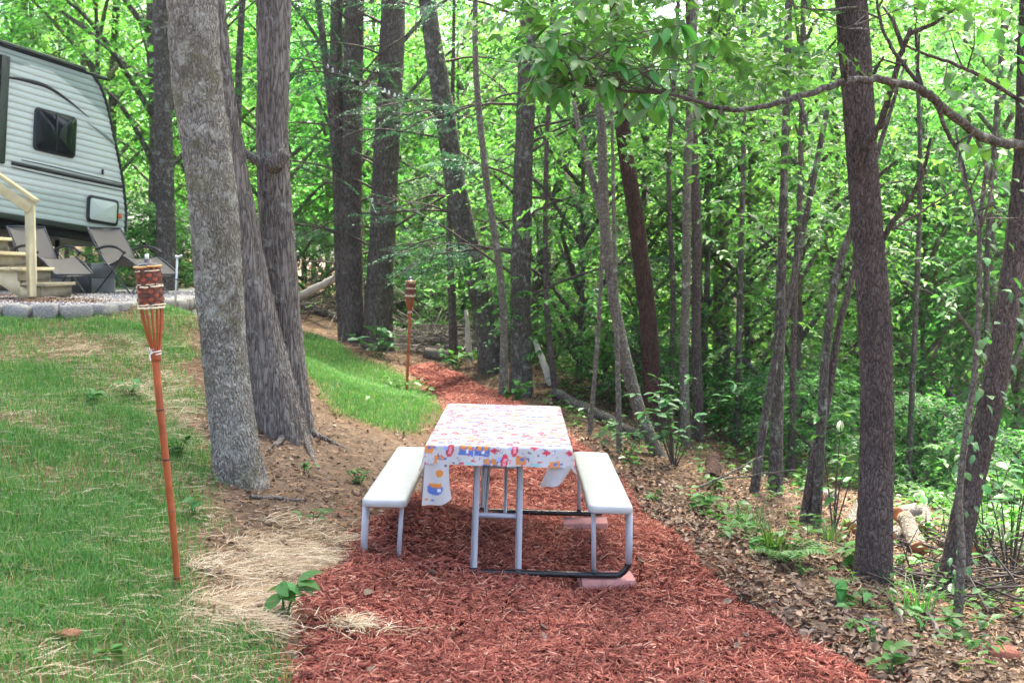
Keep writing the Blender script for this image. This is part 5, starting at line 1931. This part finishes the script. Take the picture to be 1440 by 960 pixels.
# body shell behind the siding
prof = [(rear, zbm), *[(float(x_), float(z_)) for x_, z_ in nose[::-1]], (rear, zr - .0)]
prof = np.array(prof); npf = len(prof)
mb = MB()
Vn = np.column_stack([prof[:, 0], np.full(npf, .012), prof[:, 1]]); Vf = np.column_stack([prof[:, 0], np.full(npf, BW), prof[:, 1]])
cN = np.array([[-1, .012, 1.2]]); cF = np.array([[-1, BW, 1.2]])
i = np.arange(npf); j = (i + 1) % npf
mb.add(np.vstack([Vn, Vf, cN, cF]), np.stack([i, j, j + npf, i + npf], 1),
       np.vstack([np.stack([np.full(npf, 2 * npf), j, i], 1), np.stack([np.full(npf, 2 * npf + 1), i + npf, j + npf], 1)]))
mb.build('body_shell', M['trailer_panel'], trailer)
# black corner trim along nose and roof
mb = MB()
tp = np.vstack([[(rear, zr)], [(x_, z_) for x_, z_ in nose]])
tp = np.array([[x_, -.012, z_] for x_, z_ in catmull(np.column_stack([tp, np.zeros(len(tp))])[:, :2], 6)])
mb.tube(tp, .026, 8)
mb.build('corner_trim', M['trailer_black'], trailer, True)
mb = MB(); mb.box(((rear + nose[0, 0]) / 2, -.02, zr + .03), (nose[0, 0] - rear, .10, .07), bevel=.02)
mb.build('awning_roller', M['trailer_black'], trailer)
xa, za0 = on_wall(7, 80); _, za1 = on_wall(7, 232)
mb = MB(); mb.box((xa - .05, -.05, (za0 + za1) / 2), (.16, .07, za0 - za1), bevel=.015)
mb.build('awning_arm', M['trailer_black'], trailer)
mb = MB(); mb.box(((rear + nose[-1, 0]) / 2, BW / 2, zbm - .10), (nose[-1, 0] - rear - .05, BW - .1, .2), bevel=.02)
mb.build('underframe', M['trailer_black'], trailer)
mb = MB(); mb.box(((rear + nose[-1, 0]) / 2, .0, zbm - .03), (nose[-1, 0] - rear - .02, .05, .09), bevel=.01)
mb.build('bottom_rail', M['trailer_black'], trailer)


def frame_plate(px_corners, name, pane_name, pane_mat, frame_w=.035, r=.07, mull=False):
    q = np.array([on_wall(*c) for c in px_corners])
    x0, x1 = q[:, 0].min(), q[:, 0].max(); z0, z1 = (q[2:, 1].mean()), (q[:2, 1].mean())
    cx_, cz_ = (x0 + x1) / 2, (z0 + z1) / 2
    m1 = rounded_slab(x1 - x0, z1 - z0, .03, r, .008)
    fr = m1.build(name, M['trailer_black'], trailer, loc=(cx_, -.048, cz_), rot=(math.pi / 2, 0, 0))
    m2 = rounded_slab(x1 - x0 - 2 * frame_w, z1 - z0 - 2 * frame_w, .012, max(.01, r - frame_w * .6), .003)
    m2.build(pane_name, pane_mat, fr, loc=(0, 0, .006))
    if mull:
        m3 = MB(); m3.box((0, 0, .012), (.022, z1 - z0 - .06, .012)); m3.build('mullion', M['trailer_black'], fr)
    return fr


frame_plate([(47, 150), (103, 165), (103, 224), (47, 211)], 'window', 'pane', M['glass'], .03, .07, True)
frame_plate([(121, 274), (163, 281), (163, 318), (121, 313)], 'hatch', 'hatch_door', M['trailer_panel'], .045, .07)


def wall_strip(pix, wid, mat, name, off=-.026):
    q = catmull(np.array([[*on_wall(*c), 0] for c in pix]), 8)[:, :2]
    w = np.interp(np.linspace(0, 1, len(q)), np.linspace(0, 1, len(wid)), wid)
    t = unit(np.gradient(q, axis=0)); nrm = np.stack([-t[:, 1], t[:, 0]], 1)
    a = q + nrm * w[:, None] / 2; b = q - nrm * w[:, None] / 2
    m_ = len(q)
    V = np.vstack([np.column_stack([a[:, 0], np.full(m_, off), a[:, 1]]), np.column_stack([b[:, 0], np.full(m_, off), b[:, 1]]),
                   np.column_stack([a[:, 0], np.full(m_, off + .004), a[:, 1]]), np.column_stack([b[:, 0], np.full(m_, off + .004), b[:, 1]])])
    i = np.arange(m_ - 1)
    Q = np.vstack([np.stack([i, i + 1, i + 1 + m_, i + m_], 1), np.stack([i, i + 2 * m_, i + 1 + 2 * m_, i + 1], 1), np.stack([i + m_, i + 1 + m_, i + 1 + 3 * m_, i + 3 * m_], 1)])
    mb = MB(); mb.add(V, Q); mb.build(name, mat, trailer)


wall_strip([(14, 229), (60, 239), (120, 252), (172, 263)], [.055, .06, .05], M['trailer_black'], 'stripe')
wall_strip([(28, 225), (70, 234), (120, 246), (171, 258)], [.010, .014, .012], M['trailer_black'], 'stripe', -.027)
wall_strip([(14, 235), (60, 246), (120, 259), (172, 269)], [.012, .012, .012], M['trailer_black'], 'stripe', -.028)
wall_strip([(10, 109), (38, 114), (66, 123), (95, 142), (124, 166)], [.03, .055, .04, .008], M['trailer_black'], 'swoosh')
wall_strip([(120, 172), (140, 186), (160, 202)], [.005, .04, .06], plain('trailer_sage', (.22, .28, .26), .4), 'swoosh', -.028)
xm, zm = on_wall(167, 304)
rounded_slab(.10, .07, .025, .03, .006).build('marker_light', M['amber'], trailer, loc=(xm - .02, -.045, zm), rot=(math.pi / 2, 0, 0))
xm, zm = on_wall(142, 242)
mb = MB(); mb.box((xm, -.035, zm), (.03, .03, .08), bevel=.006); mb.build('latch', M['trailer_black'], trailer)
for wx in (-2.2, -3.0):
    mb = MB()
    zc_ = zbm - .42
    ring = [(wx, .22 + q, zc_) for q in (-.1, .1)]
    mb.tube(np.array([(wx, .08, zc_), (wx, .10, zc_), (wx, .26, zc_), (wx, .28, zc_)]), np.array([.30, .34, .34, .30]), 24)
    wh = mb.build('wheel', M['tyre'], trailer, True)
    mb = MB(); mb.tube(np.array([(wx, .07, zc_), (wx, .10, zc_)]), .19, 20); mb.build('rim', M['wheel_rim'], wh, True)
# stabilising jack and block below the nose
xj = on_wall(112, 330)[0]
wpt = W0 + U * xj + Vv * (zbm - .2) - Nn * .45
jl = float(wpt[2]) - ez
mb = MB(); mb.tube(np.array([(xj, .45, zbm - .15), (xj, .45, zbm - .2 - jl + .16)]), .035, 10); mb.build('jack', M['trailer_black'], trailer, True)

# ------------------------------------------------------------------ wooden steps with post and handrail
sp = P(48, 398, 12.0)
steps = empty('wooden_steps', (sp[0], sp[1], ez), (0, 0, math.radians(4)), label='pale timber steps with square post and sloping handrail on the gravel', cat='steps')
dz = float(sp[2]) - ez
def brd(name, c, size, mat, rot=None, bev=.004):
    mb = MB(); mb.box((0, 0, 0), size, bevel=bev)
    return mb.build(name, mat, steps, loc=c, rot=rot)


rise, run = .166, .23
for i in range(5):
    zt2 = dz + i * rise
    x1 = .135 - i * run
    for b in range(2):
        brd('tread', (x1 - .06 - b * .125, .45, zt2 - .019), (.12, 1.02, .038), M['lumber'] if i else M['lumber_grey'])
    brd('riser', (x1 - .05, .45, zt2 - .038 - .055), (.02, .98, .10), M['lumber_grey'])
for yy in (-.02, .92):
    mb = MB()
    n_ = 5
    V = []
    for i in range(n_):
        xq = .09 - i * run
        V += [(xq, yy, max(.0, dz - .16 + (i - 1) * rise)), (xq, yy, dz + i * rise - .04), (xq - run, yy, max(.0, dz - .16 + i * rise)), (xq - run, yy, dz + i * rise - .04)]
        o = i * 4
    V = np.array(V); V2 = V + np.array([0, .038, 0])
    Q = []
    for i in range(n_):
        o = i * 4; k_ = len(V)
        Q += [[o, o + 1, o + 3, o + 2], [k_ + o, k_ + o + 2, k_ + o + 3, k_ + o + 1], [o + 1, k_ + o + 1, k_ + o + 3, o + 3], [o, o + 2, k_ + o + 2, k_ + o]]
    mb.add(np.vstack([V, V2]), Q); mb.build('stringer', M['lumber'], steps)
for yy in (-.065,):
    brd('post', (0, yy, (dz + .88) / 2 + .02), (.089, .089, dz + .88 - .04), M['lumber'], (0, 0, .12))
    ang = math.atan2(rise, run)
    L_ = 1.9
    brd('handrail', (.075 - L_ / 2 * math.cos(ang), yy, dz + .905 + L_ / 2 * math.sin(ang) - .05), (L_, .14, .038), M['lumber'], (0, ang, 0))
    brd('side_rail', (.02 - L_ / 2 * math.cos(ang), yy - math.copysign(.062, .5 - yy) * .0 - (.062 if yy < .5 else -.062), dz + .82 + L_ / 2 * math.sin(ang) - .05), (L_, .036, .10), M['lumber'], (0, ang, 0))

# ------------------------------------------------------------------ reclining sling chairs
def lounger(label, px, py, d, rz):
    b = P(px, py, d); b[2] = ez
    e = empty('reclining_chair', b, (0, 0, rz), label=label, cat='chair')
    e.scale = (.86, .86, .86)
    hw = .29
    # side profile (x forward): back top, back bottom / seat rear, seat front, foot end
    BT, SR, SF, FE = np.array([-.72, 0, 1.02]), np.array([-.22, 0, .44]), np.array([.26, 0, .56]), np.array([.78, 0, .30])

    def sling(a, b_, name, sag=.03):
        u = np.linspace(0, 1, 8); s = np.linspace(-1, 1, 7)
        S_, U_ = np.meshgrid(s, u)
        p = a[None, None] * (1 - U_)[..., None] + b_[None, None] * U_[..., None]
        nrm = np.array([-(b_ - a)[2], 0, (b_ - a)[0]]); nrm = unit(nrm)
        p = p + np.array([0, 1, 0]) * (S_ * (hw - .02))[..., None] - nrm * (sag * (1 - S_ ** 2))[..., None]
        return obj(name, np_mesh(name, p, grid_quads(8, 7, False), M['sling'], True), e)
    sling(BT, SR, 'backrest'); sling(SR, SF, 'seat'); sling(SF, FE, 'footrest')
    for sy in (-1, 1):
        o = np.array([0, sy * hw, 0])
        mb = MB(); mb.tube(catmull([BT + o, (BT + SR) / 2 + o + np.array([-.01, 0, -.02]), SR + o, SF + o], 6), .0135, 8); mb.build('back_rail', M['chair_frame'], e, True)
        mb = MB(); mb.tube(catmull([SF + o, (SF + FE) / 2 + o + np.array([0, 0, .02]), FE + o], 6), .0135, 8); mb.build('foot_rail', M['chair_frame'], e, True)
        oo = np.array([0, sy * (hw + .035), 0])
        mb = MB(); mb.tube(catmull([np.array([-.50, 0, .0]) + oo, np.array([0, 0, .36]) + oo, np.array([.30, 0, .62]) + oo], 5), .0125, 8); mb.build('leg', M['chair_frame'], e, True)
        mb = MB(); mb.tube(catmull([np.array([.46, 0, .0]) + oo, np.array([.02, 0, .33]) + oo, np.array([-.42, 0, .68]) + oo], 5), .0125, 8); mb.build('leg', M['chair_frame'], e, True)
        mb = MB(); mb.tube(catmull([np.array([-.44, 0, .68]) + oo, np.array([-.15, 0, .72]) + oo, np.array([.12, 0, .70]) + oo, np.array([.32, 0, .62]) + oo], 5), .021, 8); mb.build('armrest', M['black_metal'], e, True)
    for q in ((-.50, 0, .012), (.46, 0, .012)):
        mb = MB(); mb.tube(np.array([(q[0], -hw - .035, q[2]), (q[0], hw + .035, q[2])]), .0125, 8); mb.build('foot_bar', M['chair_frame'], e, True)
    for q in (BT, FE):
        mb = MB(); mb.tube(np.array([(q[0], -hw, q[2]), (q[0], hw, q[2])]), .0135, 8); mb.build('end_bar', M['chair_frame'], e, True)
    return e


lounger('taupe reclining sling chair partly behind the step post', 70, 412, 14.6, math.radians(-42))
lounger('taupe reclining sling chair in front of the trailer hatch', 186, 412, 15.0, math.radians(-38))

# small things around the patio
mb = MB(); mb.box((0, 0, .2), (.22, .22, .4), bevel=.01); mb.tube(np.array([(0, 0, .40), (0, 0, .43)]), .05, 10)
o = mb.build('utility_box', M['trailer_black'], None, loc=(P(115, 412, 14.9)[0], 14.9, ez), rot=(0, 0, .2)); tag(o, 'square black box standing behind the reclining chairs', 'box')
for i, (px, d, lb) in enumerate([(84, 15.2, 'grey concrete block beneath the trailer behind the step post'), (140, 15.4, 'grey concrete block beneath the trailer beside the black box')]):
    q = P(px, 412, d)
    mb = MB(); mb.box((0, 0, .1), (.40, .2, .2), bevel=.008); mb.box((0, .0, .302), (.40, .2, .2), bevel=.008)
    tag(mb.build('concrete_block', M['concrete'], None, loc=(q[0], d, ez), rot=(0, 0, .3 * i)), lb, 'block')
q = P(247, 432, 12.2)
zq = max(ez, float(gz(q[0], 12.2)))
stake = empty('garden_stake', (q[0], 12.2, zq), (0, math.radians(3.5), 0), label='thin pale metal stake with T-shaped top at the patio edge', cat='stake')
mb = MB(); mb.tube(np.array([(0, 0, -.1), (0, 0, .46)]), .011, 8); mb.build('rod', M['metal_pale'], stake, True)
mb = MB(); mb.tube(catmull([(-.02, 0, .468), (.0, 0, .462), (.02, 0, .464), (.05, 0, .478)], 4), .014, 8); mb.build('handle', M['metal_pale'], stake, True)
mb = MB(); mb.tube(np.array([(-.03, 0, .22), (.03, 0, .22)]), .012, 8); mb.build('step_bar', M['chair_frame'], stake, True)

# ------------------------------------------------------------------ string of lights
pl = [P(*q) for q in [(448, 66, 16.1), (462, 90, 16.05), (478, 100, 16.0), (492, 103, 15.95), (510, 116, 15.9), (543, 125, 15.85), (570, 134, 15.8), (592, 132, 15.3), (612, 118, 14.3)]]
lights = empty('string_lights', pl[0], label='string of small white bulbs hung between the pine stems', cat='string lights')
cp = catmull(np.array(pl), 8) - pl[0]
mb = MB(); mb.tube(cp, .006, 5); mb.build('cord', M['black_metal'], lights, True)
for q in [(461, 91, 16.03), (468, 97, 16.0), (478, 101, 15.98), (492, 104, 15.93), (496, 109, 15.92), (507, 115, 15.88), (521, 120, 15.86), (541, 125, 15.83), (547, 128, 15.82), (555, 131, 15.8), (561, 133, 15.8), (567, 134, 15.78), (579, 134, 15.6), (588, 133, 15.4)]:
    c = P(*q) - pl[0]
    mb = MB(); mb.tube(np.array([c + (0, 0, .01), c + (0, 0, -.01), c + (0, 0, -.035), c + (0, 0, -.05), c + (0, 0, -.058)]), np.array([.007, .01, .02, .018, .004]), 9)
    mb.build('bulb', M['bulb'], lights, True)

# ------------------------------------------------------------------ fallen wood
def log(label, a, b, r0, r1, mat, name='fallen_log', cat='log', ends=None, n=14, crook=.03):
    a = np.asarray(a, float); b = np.asarray(b, float)
    t = np.linspace(0, 1, 9)[:, None]
    p = a * (1 - t) + b * t
    p[1:-1] += rng.normal(0, min(crook, .012 * np.linalg.norm(b - a)), (7, 3)) * np.array([1, 1, .4])
    e = obj(name, trunk_mesh(name, p - a, np.linspace(r0, r1, 9), mat, n, r0 * .06, 12, .4, 0, int(rng.integers(50))), None, a)
    tag(e, label, cat)
    if ends is not None:
        for c, r, s in ((p[0], r0, -1), (p[-1], r1, 1)):
            d = unit(p[-1] - p[0]) * s
            mb = MB(); mb.tube(np.array([c - d * .02 - a, c + d * .006 - a]), r * .97, n)
            mb.build('cut_end', ends, e)
    return e


def G(px, py, dz_=0.0):
    q = ground_hit(px, py); q[2] += dz_
    return q


def B(px, d, dz_=0.0):
    x_, y_ = bg(px, d)
    return np.array([x_, y_, float(gz(x_, y_)) + dz_])


log('pale barkless log propped up behind the twin-stemmed tree', P(420, 418, 18.5), P(478, 388, 18.0), .07, .05, M['pale_wood'])
log('second pale log end behind the thick straight pine', P(552, 405, 18.2), P(590, 432, 18.6), .06, .05, M['pale_wood'])
log('grey fallen log lying in the brush near the twin-stemmed tree', B(425, 19.5, .1), B(490, 18.6, .12), .08, .06, M['dead_wood'])
log('thin grey pole leaning in the brush behind the lawn', P(440, 405, 19.5), P(452, 372, 19.5), .022, .015, M['dead_wood'])
log('short grey log lying at the foot of the brush heap', B(598, 15.6, .07), B(633, 15.4, .07), .075, .07, M['dead_wood'])
log('white barkless snag standing by the curving trunk', P(662, 500, 15.3) * np.array([1, 1, 0]) + np.array([0, 0, float(gz(*bg(661, 15.3)[:2])) - .05]), P(655, 436, 15.3), .05, .022, M['pale_wood'], 'snag', 'snag')
log('long dark fallen trunk on the slope behind the bench', B(782, 12.9, .12), B(905, 11.7, .06), .07, .05, M['bark_grey'])
log('pale crooked dead limb leaning behind the picnic table', P(752, 478, 14.2), B(776, 14.0, 0), .03, .05, M['pale_wood'], 'dead_limb', 'limb')
log('thin pale fallen stick crossing the leaf litter', G(985, 690, .03), P(1075, 640, 9.6), .012, .006, M['dead_wood'], 'stick', 'stick', n=8)
log('forked thin stick beside the crossing stick', G(1000, 682, .04), P(1120, 660, 9.2), .010, .005, M['dead_wood'], 'stick', 'stick', n=8)
log('dark decaying stump end on the slope behind the bench', G(1000, 672, -.05), G(1003, 665, .16), .09, .06, M['bark_red'], 'stump', 'stump')
log('grey root-like stick lying under the oak', G(352, 702, .015), G(430, 708, .02), .012, .007, M['dead_wood'], 'stick', 'stick', n=8)
log('pale stick pointing up from the litter near the sapling', G(1218, 878, .02), G(1244, 900, .03), .018, .012, M['dead_wood'], 'stick', 'stick', n=8)
log('thin brown stick on the litter below the furrowed trunk', G(1270, 880, .02), G(1230, 820, .03), .007, .004, M['twig'], 'stick', 'stick', n=6)
log('grey branch lying in the green growth by the vine-wrapped tree', P(1440, 742, 8.6), G(1385, 790, .03), .02, .014, M['dead_wood'], 'stick', 'stick', n=8)
log('weathered grey stick at the foot of the pale sapling', G(1300, 858, .03), G(1325, 900, .02), .012, .008, M['dead_wood'], 'stick', 'stick', n=8)

# cut logs near the dark trunk
for lb, a, b, r0, r1 in [
    ('pale cut log lying upright against the pile beside the furrowed trunk', (1292, 778, 8.3), (1272, 728, 8.7), .085, .08),
    ('short cut log with reddish end on top of the log pile', (1262, 722, 8.8), (1288, 716, 9.1), .075, .07),
    ('cut log at the back of the pile with pale wood showing', (1305, 744, 9.0), (1296, 715, 9.3), .08, .075),
    ('pale cut log lying on the uphill side of the furrowed trunk', (1196, 742, 8.7), (1212, 705, 9.0), .08, .075),
    ('split log with red-brown heart under the pile', (1248, 768, 8.5), (1268, 748, 8.7), .09, .085),
    ('cut log with orange end beyond the pale sapling', (1372, 778, 8.2), (1330, 764, 8.6), .08, .08),
    ('small cut log uphill among the slim trunks', (1150, 705, 10.0), (1170, 696, 10.2), .08, .08),
]:
    pa_, pb_ = P(*a), P(*b)
    r0, r1 = r0 * .75, r1 * .75
    for q in (pa_, pb_):
        q[2] = max(q[2], float(gz(q[0], q[1])) + r0 * .6)
    log(lb, pa_, pb_, r0, r1, M['pale_log'] if 'pale' in lb else M['dead_wood'], 'cut_log', 'log', M['log_end'], 16, .005)

# brush heap of grey twigs behind the far torch
c0 = B(605, 16.4)
mb = MB()
for i in range(260):
    a = rng.random() * 6.283; r = abs(rng.normal(0, .55))
    p = np.array([r * math.cos(a) * 1.3, r * math.sin(a), .05 + .38 * rng.random() * math.exp(-r)])
    d = unit(np.array([rng.normal(0, 1), rng.normal(0, .6), rng.normal(.05, .22)])) * (.3 + .5 * rng.random())
    mb.tube(np.array([p - d, p + rng.normal(0, .03, 3), p + d]), np.array([.007, .006, .003]) * (.7 + .8 * rng.random()), 4, cap=False)
tag(mb.build('brush_heap', M['dead_wood'], None, True, loc=c0), 'heap of grey dead brush behind the smaller torch', 'brush heap', kind='stuff')
for c0_, nn2, lb in ((B(455, 19), 150, 'tangle of dead branches behind the twin-stemmed tree'), (B(1385, 8.4), 120, 'tangle of dry stems beside the vine-wrapped tree'), (B(1330, 6.9), 140, 'dry brown twigs heaped at the foot of the vine-wrapped tree')):
    mb = MB()
    for i in range(nn2):
        sc_ = 1.0 if nn2 == 150 else .42
        p = np.array([rng.normal(0, .9), rng.normal(0, .6), .04 + .3 * rng.random()]) * sc_
        d = unit(np.array([rng.normal(0, 1), rng.normal(0, .7), rng.normal(.1, .35)])) * (.3 + .6 * rng.random()) * sc_
        mb.tube(np.array([p - d, p + rng.normal(0, .04, 3), p + d]), np.array([.008, .007, .003]) * (.6 + .8 * rng.random()) * (.6 + .4 * sc_), 4, cap=False)
    tag(mb.build('dead_branches', M['twig'], None, True, loc=c0_), lb, 'branches', kind='stuff')

# stones and clods
for i, (px, py, s_, mt, lb, cat) in enumerate([
    (1412, 925, .13, 'red_rock', 'reddish rough stone half buried in the litter', 'stone'), (157, 820, .055, 'clod', 'brown earth clod in the grass by the tall torch', 'clod'),
    (282, 632, .08, 'clod', 'reddish earth clod against the oak root', 'clod'),
    (268, 600, .07, 'clod', 'small reddish earth clod uphill of the oak', 'clod'), (95, 900, .09, 'clod', 'dark earth lump in the lower lawn', 'clod')]):
    q = ground_hit(px, py)
    o = obj('stone' if cat == 'stone' else 'earth_clod', rock_mesh('rock', (1, .8, .55), M[mt], .3, 60 + i), None, (q[0], q[1], q[2] + s_ * .08), (0, 0, rng.random() * 6), s_)
    tag(o, lb, cat)

# exposed roots under the twin tree
for a, b in [((430, 610), (520, 645)), ((425, 612), (470, 690)), ((405, 612), (360, 640))]:
    q0, q1 = ground_hit(*a), ground_hit(*b)
    m_ = (q0 + q1) / 2; m_[2] = float(gz(m_[0], m_[1])) - .004
    q1[2] -= .025
    branch(tw, [q0 - twb + np.array([0, 0, .03]), m_ - twb, q1 - twb], .03, .008, M['bark_locust'], 9, 'root')
print('built')

hz = MB(); hz.box((0, 100, 5.5), (640, 560, 45))
hm = bpy.data.materials.new('haze'); hm.use_nodes = True
ht = hm.node_tree; ht.nodes.clear()
ho = ht.nodes.new('ShaderNodeOutputMaterial'); hv = ht.nodes.new('ShaderNodeVolumePrincipled')
hv.inputs['Color'].default_value = (.86, .93, .88, 1)
hv.inputs['Density'].default_value = HAZE
hv.inputs['Anisotropy'].default_value = .2
ht.links.new(hv.outputs[0], ho.inputs['Volume'])
tag(hz.build('haze', hm, None), kind='stuff')
